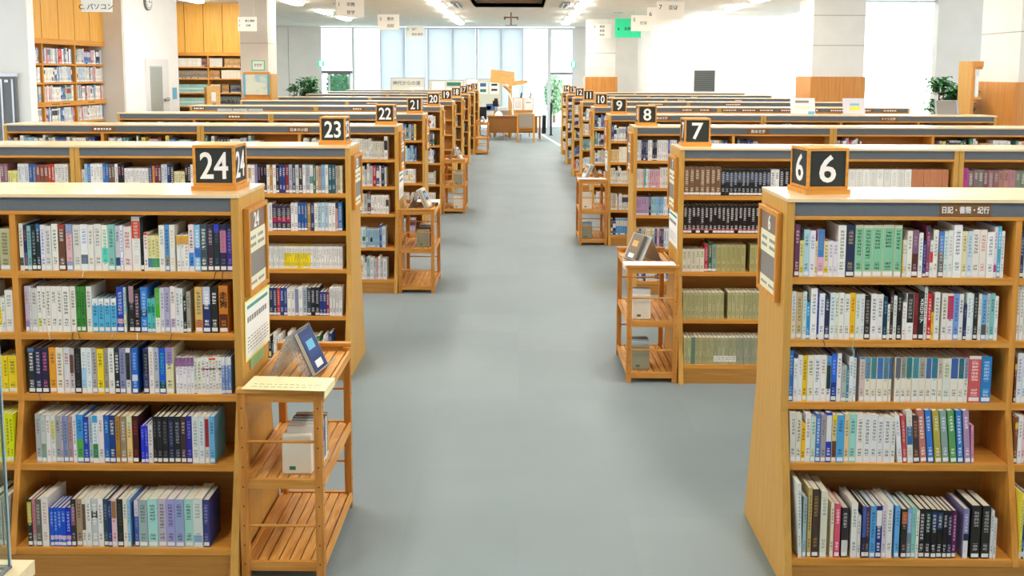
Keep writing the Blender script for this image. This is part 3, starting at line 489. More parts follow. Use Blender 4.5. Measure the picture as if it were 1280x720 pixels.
for (s, k), st in BOOKS.items():
    zi = k % 5; z = {'L': [1.215, .965, .712, .442, .125], 'R': [1.215, .965, .712, .479, .125]}[s][zi]
    Y = (YL0 if s == 'L' else YR0) - prof(z) + .012
    ents = st.split(';'); n = 24 if s == 'L' else 6; tilted = [0.]
    for i, e in enumerate(ents):
        q = e.split(','); x, w, h = [int(a) / 1000 for a in q[:3]]; col, txt = q[3], q[4]
        bands = [pband(a) for a in q[5:] if a[0] != 'L']; tilt = [float(a[1:]) for a in q[5:] if a[0] == 'L']
        small = w * h * 1e6 < CUT and not tilt
        h = min(h, .222 if zi < 3 else .24 if zi == 3 else .3); d = .105 if h < .165 else .132 if h < .2 else .15
        rough = R() * .004
        if small: plain_book(REST, x, max(.005, w - .0008), h, d, Y + rough, z + .0003, col, txt, bands); continue
        ttl = {'d08030': ('走\n狗', .034, 'black', .7), '202428': ('メ\nガ\nロ\nマ\nニ\nア', .0165, 'numeral', .62)}.get(col) if k == 1 else None
        o = make_book('book', max(.005, w - .0008), h, d, col, col if ttl else txt, bands, h > .1)
        o.location = (x, Y + rough, z + .0003)
        if ttl: put_text('title', ttl[0], ttl[1], ttl[2], o, (w / 2, -.0006, h * ttl[3]), bold=.0006, depth=.0003, sx=.9)
        if tilt: o.rotation_euler.y = math.radians(tilt[0]); o.location.z += .0
        size = 'small ' if h < .16 else 'tall ' if h > .205 else 'thick ' if w > .03 else ''
        bs = [a for a in q[5:] if a[0] != 'L' and float(a.split('-')[1]) - float(a.split('-')[0]) > .07]
        c1, c2 = cname(col), cname(txt); c3 = cname(bs[0].split('-')[2]) if bs else None
        where = f"{ordn(i + 1)} {'from left' if k < 5 else 'in the cropped bay'}, {SHN[zi]} shelf, bookcase {word(n)}"
        head = f'{size}{c1} book'
        opts = []
        if c2 != c1 and c3 and c3 != c1: opts.append(f'{head} with {c2} lettering and {c3} block, {where}')
        if c3 and c3 != c1: opts.append(f'{head} with {c3} block, {where}')
        if c2 != c1: opts.append(f'{head} with {c2} lettering, {where}')
        opts.append(f'{head}, {where}')
        lab = next(l for l in opts if len(l.replace('-', ' ').split()) <= 16)
        tag(o, lab, 'book', f'books on the {SHN[zi]} shelf of bookcase {word(n)}')
        rc = RIB.get((s, k), {}).get(i)
        if rc:
            L = .018 + .02 * R(); mm = BM(); xx = w * .5; dx = (R() - .5) * .03; y0 = -.014 - rough
            mm.quad([(xx, 0, .0005), (xx + .003, 0, .0005), (xx + .003 + dx * .3, y0, .0005), (xx + dx * .3, y0, .0005)], hx(rc))
            mm.quad([(xx + dx * .3, y0, .0005), (xx + .003 + dx * .3, y0, .0005), (xx + .003 + dx, y0 - .001, -L), (xx + dx, y0 - .001, -L)], hx(rc))
            link('ribbon', mm.mesh('ribbon'), o)

# the books beyond the first three hundred: one object
PAL = {'mix': ['eceae6'] * 7 + ['dcdcdc', 'e4e0d4', 'c8d4e0', 'c0c4c4', '282a30', '303450', '1c1c20', '2c4c88', '3c78c0', '7cb0d8', '9cc0c8', 'a83038', 'd8b080', '6c4030', '3c7c60', 'e8d060', 'c8b0c8', '588c90', '404850', 'b8b8c0'],
       'dark': ['202228', '1c1c1e', '2c2c34', '2c3050', 'e8e8e4', '303c60', 'dcdcdc', '4c3830', '803038', '3c68a8', 'eceae6', '6888a0'],
       'pale': ['f0efec'] * 6 + ['e8e4d8', 'd8e4ec', 'c4d0dc', 'b8c8d8', 'a0c8d0', 'd8a8b0', 'd84848', '3c70b0', '203868', 'd0d8b0', 'c0c0c4'],
       'blue': ['eceef0', '3868b0', '9cc4e0', '2c3c68', '5c98d0', 'e8e8e8', 'c8dce8', '284880', 'dcdcd8', '88b0c8'],
       'light': ['e8e6de', 'ecebe8', 'dcdcd4', 'e4dcc8', 'd0ccc0', 'c8bca8']}
TXT = ['555', '777', '335', '844', '466', '888']
def put_book(x, w, h, Y, z, col, txt=None, bands=(), d=.13, T=lambda p: p):
    x += .0008; w -= .0012; v_ = .9 + .16 * R(); c = tuple(min(1, q * v_) for q in hx(col)); g = sum(hexrgb(col)) / 3; tx = hx(txt or (random.choice(['ddd', 'ccc', 'bbb']) if g < 130 else random.choice(TXT)))
    bd = list(bands)
    if not bd and R() < .3: a = R() * .6; bd = [(a, a + .15 + R() * .3, hx(random.choice(PAL['mix'])))]
    if h > .13 and txt != '775' and R() < .75: bd = bd + [(.03, .11, hx('e4e6e8'))]
    REST.spine(x, x + w, Y, z, h, c, tx, bd, T)
    REST.box(x, x + .0015, Y, Y + d, z, z + h, c, 'fbd', T); REST.box(x + w - .0015, x + w, Y, Y + d, z, z + h, c, 'fbd', T)
    p = hx('dfd8c6'); zt = z + h - .003
    REST.quad([T(a) for a in [(x, Y + .002, zt), (x + w, Y + .002, zt), (x + w, Y + d, zt), (x, Y + d, zt)]], p)
def fill(x0, x1, Y, z, pal='mix', dens=1., hm=.187, T=lambda p: p, wm=.021, d=.13):
    x = x0 + .004; end = x0 + (x1 - x0) * dens - .004
    while x < end:
        if R() < .18:      # a run of one series
            c = random.choice(PAL[pal]); n = random.randint(3, 6); h = hm + (R() - .7) * .035; w = wm * (.75 + R() * .5); bd = [(.55, .9, hx(random.choice(PAL['mix'])))] if R() < .4 else ()
            for _ in range(n):
                if x + w > end: return
                put_book(x, w, h, Y + R() * .004, z, c, '666' if sum(hexrgb(c)) > 400 else 'ccc', bd, d, T); x += w + .0006
        else:
            w = wm * (.6 + R() * .85); h = hm + random.choice([0, 0, 0, .004, -.004, -.035, .02]) + (R() - .5) * .006
            if x + w > end: return
            put_book(x, w, h, Y + R() * .006, z, random.choice(PAL[pal]), None, (), d, T); x += w + .0006
def seq(x0, Y, z, spec, x1=None, full=.975):
    x = x0 + .003; tot = sum(int(i.split(':')[1]) * (float(i.split(':')[2]) / 1000 + .0005) for i in spec.split()); fk = max(.8, min(1.45, ((x1 - x0) * full - .006) / tot)) if x1 else 1
    for it in spec.split():
        q = it.split(':'); c, n, w, h = q[0], int(q[1]), float(q[2]) / 1000 * fk, float(q[3]) / 1000; tx = q[4] if len(q) > 4 and q[4] else None; bd = [pband(a) for a in q[5:]]
        for _ in range(n):
            if x1 and x + w > x1: return x
            if c == '-': x += w; continue
            put_book(x, w, h, Y + R() * .003, z, random.choice(PAL[c]) if c in PAL else c, tx, bd or ([(0, .001, hx(c))] if c not in PAL else ())); x += w + .0005
    return x
def front(side, k, z): return (YL0 + PL * k if side == 'L' else YR0 + PR * k) - prof(z) + .012
# bookcase 23, aisle bay
xa, xb = -XL - BAY + .014, -XL - .031
F_ = lambda i: front('L', 1, SH[i])
seq(xa, F_(0), SH[0], 'mix:8:22:188 c8a020:1:20:188 mix:3:22:186 9088b8:1:20:188 201c24:3:20:189:a8a e4e0d4:1:22:186 b88840:1:18:180 eee:1:24:186:c44 202028:1:20:186 2c3c78:2:22:186:dde 8c2c34:1:22:188 b0b4c8:1:24:189 203c58:1:20:186 ccc:1:24:188:222 34343c:1:24:188:eee eceae6:1:22:188 a4b8c8:1:28:188 mix:1:22:186 506c50:1:18:186 ccc8c0:1:18:180 c89870:1:18:178 7cacd8:1:26:188 dcdcd8:1:22:188 2c6070:2:24:188 b0a898:2:16:182 e8e0c8:1:14:182', xb)
seq(xa, F_(1), SH[1], 'light:9:17:150 eee:3:20:188 3c7cc4:2:20:186 3c9c98:1:18:188 eceae6:2:20:186 44305c:4:26:168::.05-.25-303040:.35-.55-b02850:.6-.75-3c5c60:.8-1-38304c eee:2:20:186 2c5ca0:3:18:186 b08840:1:18:184 2c3c70:1:20:186 eceae6:1:20:186 b8d0e0:3:20:188 eee:2:20:186 d8a0a0:1:14:150 3c78b8:1:24:188', xb)
seq(xa, F_(2), SH[2], 'ecebe8:9:16:150:776:.72-.95-c09858 e4e4e4:4:16:150:777:.2-.4-402830 b8bcbc:1:12:150 e4e6e4:9:14:150:788 f0d828:10:14:150:776:.7-1-ecece8 ecebe8:12:14:150:778', xb)
seq(xa, F_(3), SH[3], 'light:3:24:180 343c6c:2:22:186 eee:2:24:150 6ca0b8:1:22:186 e8e0b8:1:20:184 242830:2:22:186:eee ecebe8:2:24:186 283860:2:22:186 c83038:1:18:186 2c4890:2:20:186 eceae6:2:22:180 8c94c4:1:20:178 eee:1:24:188 b0bcc8:1:24:190 3c4858:1:22:186 202430:2:24:190 2c3c88:2:20:160 903040:1:16:160 dcdcdc:4:18:186', xb)
fill(xa, xb, F_(4), SH[4], 'mix', .93, .165)
x2 = -XL - 1.8 + .031
seq(x2, F_(0), SH[0], 'mix:1:22:150 9cc8ec:1:20:186 3c80c8:1:22:188 f0f0f0:4:21:188 3878c8:2:20:188 705850:2:22:186 e8e6e2:1:22:188 242428:2:22:188:c8a ecebe8:8:21:160:558 2c3860:1:26:178 d08040:1:18:176 6c2c40:2:22:180 ccd4e0:2:21:186 203c70:1:22:186 2c2c2c:1:24:186 e0d8a8:5:15:140 282828:2:20:186:ddd ecece8:6:20:186', -XL - BAY - .013)
for b in range(2): # outer unit of 23, top rows
    o = -XL - 3.6 + b * BAY + .031
    if b == 1: seq(o, F_(0), SH[0], 'mix:4:20:186 dcc0d0:4:18:150 9ca4c4:1:24:186 e8c030:2:22:184 4c7cb4:2:24:186 dce0e8:3:22:178 8c6070:2:22:186 ece490:4:15:140 e0e4e8:3:22:186 3c5c98:2:22:186 8c4c40:3:24:180 b8442c:2:20:184 e8e6e4:4:20:186', o + BAY - .06)
    else: fill(o, o + BAY - .06, F_(0), SH[0], 'mix')
# bookcase 7, aisle bay
xa, xb = XR + .031, XR + BAY - .014
F_ = lambda i: front('R', 1, SH[i])
seq(xa, F_(0), SH[0], '7c5c44:7:27:188:e4d8c4 24282c:12:21:172:b8bcc4:.5-.85-50586a eee:2:22:172:222 202226:4:26:176:ddd ecebe4:3:20:180', xb)
seq(xa, F_(1), SH[1], '24201f:30:28.5:188:ddd:.12-.18-a03848', xb)
seq(xa, F_(2), SH[2], 'd8d2bc:5:24:150:664 c03048:1:22:180 1c6038:1:20:195 8c9c94:1:24:180 b0a870:6:27:180:775 -:1:24:0 b0a870:12:27:180:775', xb)
seq(xa, F_(3), SH[3], 'b4b080:10:25.5:176:775 -:1:22:0 b4b080:20:25.5:178:775', xb)
seq(xa, F_(4), SH[4], 'aca87c:2:26:178:775 688478:1:26:178:475 aca87c:5:26:178:775 a8a884:6:26:178:775:.1-.32-e8e8e0 a0a48c:20:26:178:775', xb)
seq(XR + BAY + .014, F_(0), SH[0], '1c1c20:5:20:172:ddd f0efe8:10:33:176:ccc c8845c:6:29:176:b75', XR + 1.8 - .03)
seq(XR + 1.83, F_(0), SH[0], 'c84898:1:26:186:44a 806c68:1:24:170 8c7078:1:22:176 808474:1:22:176 885c60:1:22:174 986c70:2:24:172 b08470:1:20:172 b4847c:1:26:174 b88088:1:28:174 788070:2:24:170 9c6c70:6:26:172 c88c64:5:26:170', XR + 2.7 - .02)
fill(XR + 2.72, XR + 3.57, F_(0), SH[0])
# neighbouring bays at the frame's edges
for i in range(5):
    z = [1.215, .965, .712, .442, .125][i]; fill(-XL - 1.8 + .031, -2.02 - .09, front('L', 0, z), z, 'mix', 1)
    z = [1.215, .965, .712, .479, .125][i]; fill(2.03, XR + 1.77, front('R', 0, z), z, 'mix', .95)
    if i:
        for a in (-XL - 1.8, -XL - 2.7, -XL - 3.6): fill(a + .031, a + BAY - .031, front('L', 1, SH[i]), SH[i], 'mix', .9)
        for q in (1, 2, 3): fill(XR + q * BAY + .031, XR + (q + 1) * BAY - .031, front('R', 1, SH[i]), SH[i], 'mix', .9)
# everything farther away
for side, kmax in (('L', 10), ('R', 9)):
    for k in range(2, kmax):
        nb = 4 if side == 'L' else 5
        for b in range(nb):
            for i in range(5):
                if b > 0 and i > 0: continue
                if side == 'L': x0 = -XL - (b + 1) * BAY + .03; x1 = -XL - b * BAY - .03
                else: x0 = XR + b * BAY + .03; x1 = x0 + BAY - .06
                dens = .93 if b == 0 else (.98 if side == 'L' else random.choice([.35, .6, .85]))
                if side == 'R' and k == 2 and b < 4 and i == 0: dens = [.95, .25, .3, .98][b]
                if side == 'L' and k == 2 and b == 1 and i == 0: x1 -= .3; dens = .98
                pal = {('L', 2, 0): 'light' if b == 0 else 'mix', ('L', 2, 1): 'mix', ('L', 2, 4): 'pale', ('L', 3, 1): 'blue', ('R', 3, 1): 'light', ('R', 2, 1): 'pale'}.get((side, k, i), random.choice(['mix', 'mix', 'pale', 'blue', 'light']))
                if (side, k) == ('R', 2) and b == 0:
                    F0 = front('R', 2, SH[i]); sp = ['e0e8ec:1:22:186 d8d8d8:1:20:186 2c3c64:3:22:186 ecebe8:2:22:186 202838:2:24:186 e8e8e8:5:22:186 3c60b0:1:20:186 e8e6e4:3:22:186 484c60:3:22:186 mix:20:22:186', 'e0dcd4:3:20:172 d8a8a0:1:16:170 38a8b0:1:16:172 dce4e0:2:16:172 d8a8b8:5:22:170 e8e0d8:6:26:186 d4c8c8:3:22:186 pale:20:22:180',
                        'b898c0:5:26:168 302838:1:22:186 8cc0d0:2:26:168 88b8dc:3:25:168 e8e8ec:2:24:170 243c9c:2:28:166 203028:2:24:186 b83848:2:20:166 mix:20:22:180', 'mix:9:20:186 e0b0b8:1:20:186 584868:2:20:186 dce8f0:2:22:186 5c9cc0:1:20:180 303840:4:20:176 mix:20:20:180', 'mix:40:20:180'][i]
                    seq(x0, F0, SH[i], sp, x1); continue
                if (side, k, b, i) == ('R', 3, 0, 1): seq(x0, front('R', 3, SH[1]), SH[1], 'dcc088:4:30:150:a86 e8e4d4:7:27:180:cba e8e0c8:30:27:176', x1); continue
                if side == 'L' and k == 5 and b == 0: dens = .3; x0, x1 = x0 + .0, x1
                if k > 3 and b == 0 and side == 'L': x0 = -XL - BAY + .03
                fill(x0, x1, front(side, k, SH[i]), SH[i], pal, dens, wm=.024 if k < 5 else .03)

# ---------------------------------------------------------------- built-in wall bookcases on the left
t = thing('wall_bookcase', 'tall built-in oak bookcase with cupboard panels above, on the left wall', 'bookcase', (-7.80, 14.64, 0))
t.rotation_euler.z = math.atan2(Wd.y, Wd.x)     # local +x runs along the wall, shelves face local -y
Ls = [-.1, .36, 1.28, 2.21]
B(-.1, 2.21, .28, .30, 0, CEIL).build('back_panel', 'inner_shaded', t)
for x in Ls: B(x - .015, x + .015, 0, .28, 0, 2.50).build('upright', 'wood_z', t)
zs = [2.13, 1.82, 1.5, 1.14, .82, .45, .1]
for z in zs: B(-.1, 2.21, .01, .28, z - .03, z).build('shelf', 'wood_x', t)
B(-.1, 2.21, -.01, .28, 2.45, 2.54).build('cornice', 'wood_x', t); B(-.1, 2.21, -.006, .01, 1.42, 1.5).build('label_rail', 'wood_x', t)
B(-.1, 2.21, .26, .3, 2.5, CEIL).build('panel_backing', 'inner_shaded', t)
for i in range(5): B(-.1 + i * .462 + .008, -.1 + (i + 1) * .462 - .008, .0, .02, 2.54, CEIL - .005).build('cupboard_panel', 'board', t)
mb = MB()
for x in (.55, .85, 1.6): marks(mb, x, x + .2, 1.44, 1.475, 1, -.006, dash=(.03, .05))
mb.build('lettering', 'ink', t)['kind'] = 'stuff'
Tm = Matrix.Translation((-7.80, 14.64, 0)) @ Matrix.Rotation(math.atan2(Wd.y, Wd.x), 4, 'Z')
T_ = lambda p: tuple(Tm @ Vector(p))
for z in zs[:5]:
    for a, b in zip(Ls, Ls[1:]):
        fill(a + .02, b - .02, .03, z, 'pale', .98, .25, T_, .028, .18)
t = thing('wall_bookcase', 'wide oak wall bookcase of bound volumes in the niche behind the white box', 'bookcase', (-9.35, 22, 0))
B(0, 2.75, .3, .33, 0, CEIL).build('back_panel', 'inner_shaded', t)
for x in (0, 1.07, 1.9, 2.72): B(x, x + .03, 0, .3, 0, 2.4).build('upright', 'wood_z', t)
for z in (2.12, 1.84, 1.5, 1.18, .85, .5, .1): B(0, 2.75, .01, .3, z - .03, z).build('shelf', 'wood_x', t)
B(0, 2.75, -.01, .3, 2.38, 2.46).build('cornice', 'wood_x', t); B(0, 2.75, .26, .3, 2.4, CEIL).build('panel_backing', 'inner_shaded', t)
for i in range(6): B(.03 + i * .452, .03 + (i + 1) * .452 - .014, 0, .02, 2.46, CEIL - .005).build('cupboard_panel', 'board', t)
def vols(x0, x1, z, c, h=.2, w=.034, bd=()):
    x = x0
    while x + w < x1: put_book(x, w - .001, h, 22.03, z, c, 'ccb', bd or ((0, .001, (0, 0, 0)),)); x += w
o = -9.35
vols(o + 1.1, o + 1.75, 2.12, 'e8e4da'); vols(o + 1.75, o + 1.9, 2.12, '704850'); vols(o + 1.94, o + 2.25, 2.12, 'd8d4cc'); vols(o + 2.3, o + 2.7, 2.12, 'b88c50')
vols(o + 1.1, o + 1.9, 1.84, '887868', .19); vols(o + 1.94, o + 2.2, 1.84, 'b07c40'); vols(o + 2.22, o + 2.7, 1.84, 'ece0cc')
vols(o + 1.1, o + 1.9, 1.5, '8cc8c4', .2, bd=((.4, .6, hx('d0e0d8')),)); vols(o + 1.94, o + 2.2, 1.5, 'e0dccc'); vols(o + 2.22, o + 2.42, 1.5, 'a87038'); vols(o + 2.43, o + 2.7, 1.5, '404450')
vols(o + 1.1, o + 1.9, 1.18, '98ccc8', .2, bd=((.4, .6, hx('d0e0d8')),)); vols(o + 1.94, o + 2.7, 1.18, '3c4448', .24); vols(o + 1.1, o + 1.9, .85, 'a0a8b8', .2); vols(o + 1.94, o + 2.7, .85, '40484c', .2)

# ---------------------------------------------------------------- slatted carts beside the bookcases
def make_cart():
    t = thing('book_cart', '', 'cart', group='slatted pine carts beside the bookcases'); Wc, Lc, H, p = .33, .635, .778, .032
    for x in (0, Wc - p):
        for y in (0, Lc - p): B(x, x + p, y, y + p, 0, H - .018).build('post', 'pine_z', t, bevel=.002)
    for y in (0, Lc - .02):
        B(-.004, Wc + .004, y - .004, y + .028, H - .018, H).build('top_rail', 'pine_x', t, bevel=.002)
        B(p, Wc - p, y + .004, y + .02, H - .055, H - .018).build('rail', 'pine_x', t)
        for z in (.38, .04): B(p, Wc - p, y + .006, y + .022, z - .01, z + .028).build('rail', 'pine_x', t)
        for z in (.56, .215): MB().tube((p, y + .014, z), (Wc - p, y + .014, z), .006).build('dowel', 'pine_x', t)
    for x in (0, Wc - .014):
        for z in (H - .045, .395, .06): B(x + .004, x + .014 + .002, p, Lc - p, z - .022, z + .014).build('side_rail', 'pine', t)
    s0 = B(0, .0365, 0, 1, 0, .01).mesh('slat', ['pine'])
    for z, y0, y1 in ((H - .046, .026, Lc - .026), (.395, .022, Lc - .022), (.055, .022, Lc - .022)):
        for i in range(7):
            o = link('slat', s0, t, (.017 + i * .0427, y0, z)); o.scale = (1, y1 - y0, 1)
    m = MB()
    for x in (p / 2, Wc - p / 2):
        for j in range(9): m.tube((x, -.0006, .06 + j * .08), (x, .001, .06 + j * .08), .0035, n=6)
    for y in (p / 2, Lc - p / 2):
        for xx in (-.0006, Wc - .001):
            for j in range(9): m.tube((xx, y, .06 + j * .08), (xx + .0016, y, .06 + j * .08), .0035, n=6)
    m.build('peg_holes', 'peg', t)['kind'] = 'stuff'
    return t
cart0 = make_cart(); carts = {}
def cart(side, k, label):
    x = -XL + .006 if side == 'L' else XR - .336; y = (YL0 + PL * k if side == 'L' else YR0 + PR * k) - .108
    if not carts: o = cart0; o.location = (x, y, 0)
    else: o = tree(cart0, None, (x, y, 0))
    o['label'] = label; carts[side, k] = (x, y); return x, y
def display(side, k, cover, cover2, label, full=True):
    """folded wire stand with a book leaning on it, facing the aisle"""
    x, y = carts[side, k]; s = 1 if side == 'L' else -1; cx = x + .165; z = .742
    st = thing('book_stand', f'folded grey metal book stand on the cart beside bookcase {word(24 - k if s == 1 else 6 + k)}', 'stand', (cx, y + .2, z)); st.scale = (s, 1, 1)
    foot, apex, w = .065, (-.02, .18), .23; turn = math.radians(24 if (side, k) == ('R', 1) else 14 if s == -1 else -10); st.rotation_euler.z = turn
    def pl(a, b, name, n=13):
        m = MB(); L = Vector((b[0] - a[0], 0, b[1] - a[1]))
        if full and k == 0:
            for i in range(n + 1): v = i / n * w; m.tube((a[0], v, a[1]), (b[0], v, b[1]), .0022, n=5)
            for i in range(n): f = i / (n - 1); m.tube((a[0] + L.x * f, 0, a[1] + L.z * f), (a[0] + L.x * f, w, a[1] + L.z * f), .0022, n=5)
            return m.build(name, 'mesh', st)
        nn = Vector((L.z, 0, -L.x)).normalized() * .002
        m.add([(a[0], 0, a[1]), (b[0], 0, b[1]), (b[0] + nn.x, 0, b[1] + nn.z), (a[0] + nn.x, 0, a[1] + nn.z), (a[0], w, a[1]), (b[0], w, b[1]), (b[0] + nn.x, w, b[1] + nn.z), (a[0] + nn.x, w, a[1] + nn.z)], [(0, 1, 2, 3), (7, 6, 5, 4), (0, 4, 5, 1), (1, 5, 6, 2), (2, 6, 7, 3), (3, 7, 4, 0)])
        return m.build(name, 'mesh', st)
    pl((foot, .002), apex, 'front_leaf'); pl((-.1, .002), apex, 'rear_leaf', 11)
    MB().rods([(foot, 0, .004), (foot + .035, 0, .03), (foot + .035, w, .03), (foot, w, .004)], .003).build('lip', 'mesh', st)
    # the book
    b = BM(); th, hh, ww = .021, .188, .13; c = hx(cover)
    b.box(0, ww, 0, .0016, 0, hh, c, ''); b.box(0, ww, th - .0016, th, 0, hh, c, ''); b.box(ww - .0016, ww, .0016, th - .0016, 0, hh, c, 'fb')
    o = link('book', b.mesh('display_book')); tag(o, label, 'book')
    B(.003, ww - .0016, .0016, th - .0016, .002, hh - .002).build('pages', 'pages', o)
    cb = MB(); cb.box(.012, ww - .02, -.0006, .0004, .07, hh - .025); cb.build('cover_picture', 'navy' if s == 1 else 'taupe', o)
    cb = MB(); cb.box(.03, ww - .035, -.0014, -.0004, .1, .14); cb.build('cover_figure', 'sky' if s == 1 else 'plank', o)
    cb = MB(); cb.box(ww * .25, ww * .75, -.0012, -.0004, .02, .05); cb.build('cover_title', 'label', o)
    ang = math.atan2(apex[0] - foot, apex[1])   # lean of the front leaf
    # local x along the aisle, cover facing the aisle (+x for the left side)
    base = Vector((foot + .003, .05, .006)); up = Vector((math.sin(ang), 0, math.cos(ang))); out = Vector((math.cos(ang), 0, -math.sin(ang)))
    if s == 1: X, Yv = Vector((0, 1, 0)), -out
    else: up.x *= -1; out.x *= -1; base.x *= -1; X, Yv = Vector((0, -1, 0)), -out; base.y += ww
    org = Vector((cx, y + .2, z)) + base + out * (th + .001)
    Rz = Matrix.Rotation(turn, 3, 'Z'); piv = Vector((cx, y + .2, z)); org = piv + Rz @ (org - piv); X, Yv, up = Rz @ X, Rz @ Yv, Rz @ up
    o.matrix_world = Matrix(((X.x, Yv.x, up.x, org.x), (X.y, Yv.y, up.y, org.y), (X.z, Yv.z, up.z, org.z), (0, 0, 0, 1)))
def cart_paper(side, k, y0, y1, mt, label, rot=0, x0=.02, x1=.35):
    x, y = carts[side, k]; s = side == 'L'
    a, b = (x0, x1) if s else (.33 - x1, .33 - x0)
    t = thing('paper_sheet', label, 'paper', (x, y, .7785), rot)
    m = MB().m(mt)
    if s: m.box(a, b, y0, y1, 0, .0012).box(b - .0012, b, y0, y1, -.03, 0)
    else: m.box(a, b, y0, y1, 0, .0012).box(a, a + .0012, y0, y1, -.03, 0)
    m.build('sheet', parent=t); q = MB()
    for j in range(2):
        xx = a + .03
        while xx < b - .05: w = .01 + R() * .02; q.box(xx, xx + w, y0 + .03 + j * .03, y0 + .034 + j * .03, .0012, .0016); xx += w + .008
    q.build('lettering', 'faint', t)['kind'] = 'stuff'
def cart_books(side, k, z, cols, y0, where, box=None):
    x, y = carts[side, k]; s = side == 'L'; n = 24 - k if s else 6 + k; yy = y + y0
    for i, (c, w, h) in enumerate(cols):
        if k > 0:
            a, bb = x + (.17 if s else .03), x + (.30 if s else .16); zz = z + .0103; X_ = (lambda p: (bb - p[1], yy + p[0], p[2])) if s else (lambda p: (a + p[1], yy + w - p[0], p[2]))
            REST.spine(0, w, 0, zz, h, hx(c), hx('666'), [(.03, .11, hx('e8eaec'))], X_); REST.box(0, w, .0005, .13, zz, zz + h, hx(c), 'f', X_); yy += w + .0015; continue
        o = make_book('book', w, h, .13, c, '666', [(.5, .8, hx(random.choice(PAL['mix'])))] if i % 2 else [])
        o.rotation_euler.z = math.pi / 2 if s else -math.pi / 2
        o.location = (x + (.30 if s else .03), yy if s else yy + w, z + .0103)
        yy += w + .0015
        tag(o, f'{cname(c)} book, {ordn(i + 1)} from the near end on the cart beside bookcase {word(n)}', 'book', f'books on the {where} shelf of the cart beside bookcase {word(n)}')
    if box:
        t = thing('bookend', f'{cname(box)} box-shaped bookend on the {where} shelf of the cart beside bookcase {word(n)}', 'bookend', (x + (.155 if s else .04), y + y0 - .032, z + .0103))
        B(0, .12, 0, .03, 0, .165).build('body', 'boxw' if box[0] in 'ef' else 'bookend', t, bevel=.008); B(.03, .055, -.001, 0, .02, .035).build('label', 'seagreen', t)
        B(0, .12, .028, .1, 0, .0015).build('foot', 'bookend', t)
SET = [('eceae6', .026, .188), ('dfe4ea', .022, .19), ('c8d4dc', .02, .18), ('8cb0c8', .022, .186), ('384868', .02, .188), ('e8e0d0', .024, .176), ('9c8c70', .022, .185), ('5c3c38', .018, .18)]
cart('L', 0, 'slatted pine cart in front of the end panel of bookcase twenty-four'); cart('R', 1, 'slatted pine cart beside the end panel of bookcase seven'); cart('L', 2, 'slatted pine cart beside the end panel of bookcase twenty-two')
cart('R', 3, 'slatted pine cart beside the end panel of bookcase nine'); cart('L', 4, 'slatted pine cart beside the end panel of bookcase twenty'); cart('L', 8, 'farthest slatted pine cart, by bookcase sixteen near the reading desk')
display('L', 0, '2c4478', '', 'blue hardback leaning on the wire stand beside bookcase twenty-four'); display('R', 1, '7c7464', '', 'brown illustrated book leaning on the stand beside bookcase seven')
display('L', 2, 'd8c8a0', '', 'cream book leaning on the stand beside bookcase twenty-two'); display('R', 3, 'c8ccc8', '', 'pale book leaning on the stand beside bookcase nine')
display('L', 4, 'e0d4b8', '', 'cream book leaning on the stand beside bookcase twenty'); display('L', 8, 'ececec', '', 'white book leaning on the stand of the farthest cart')
cart_paper('L', 0, -.006, .15, 'paper', 'cream paper sheet curling over the near edge of the cart beside bookcase twenty-four', math.radians(-3)); cart_paper('R', 1, -.004, .12, 'white', 'white paper sheet on the near edge of the cart beside bookcase seven')
cart_paper('L', 2, .42, .6, 'white', 'white paper sheet at the far end of the cart beside bookcase twenty-two', 0, .06, .33); cart_paper('R', 3, -.004, .14, 'white', 'white paper sheet on the near edge of the cart beside bookcase nine')
cart_books('L', 0, .395, SET[:7], .09, 'middle', 'e8e4d6'); cart_books('R', 1, .395, SET[1:6], .09, 'middle', 'e8e4d6'); cart_books('R', 1, .055, SET[2:7], .1, 'bottom', '9c9c88')
cart_books('L', 2, .395, SET[::-1], .14, 'middle', '9c9c88'); cart_books('R', 3, .395, SET[:4], .2, 'middle', 'e8e4d6'); cart_books('R', 3, .055, SET[3:8], .1, 'bottom', '9c9c88')
cart_books('L', 4, .395, SET[2:6], .1, 'middle', '9c9c88'); cart_books('L', 4, .055, SET[:6], .1, 'bottom', 'e8e4d6')

tag(link('books', REST.mesh('books')), 'all the smaller and slimmer books filling the bookcases and carts', 'book', kind='stuff')

# ---------------------------------------------------------------- glass showcase at the near left corner
t = thing('display_cabinet', 'pale wooden display cabinet with a glass case, cut off at the lower left corner', 'cabinet', (-1.0, 1.804, 0))
MB().box(-.9, 0, -1.0, 0, .97, 1.0).build('top_board', 'top', t); MB().box(-.89, -.008, -.99, -.008, 0, .97).build('body', 'panel', t)
x1, y1, g, z1 = -.032, -.03, .004, 1.75
for a in ((-.86, x1, y1 - g, y1), (x1 - g, x1, -.96, y1 - g)): B(*a, 1.0, z1).build('glass_pane', 'glass', t)
B(x1 - .004, x1 + .001, y1 - .004, y1 + .001, 1.0, z1).build('glass_edge', 'edge', t)
B(-.86, x1, -.96, y1, z1, z1 + .006).build('glass_lid', 'glass', t); B(-.86, x1 + .001, y1 - .008, y1 + .002, 1.0, 1.005).build('glass_rail', 'steel', t); B(x1 - .008, x1 + .001, -.96, y1 - .008, 1.0, 1.005).build('glass_rail', 'steel', t)

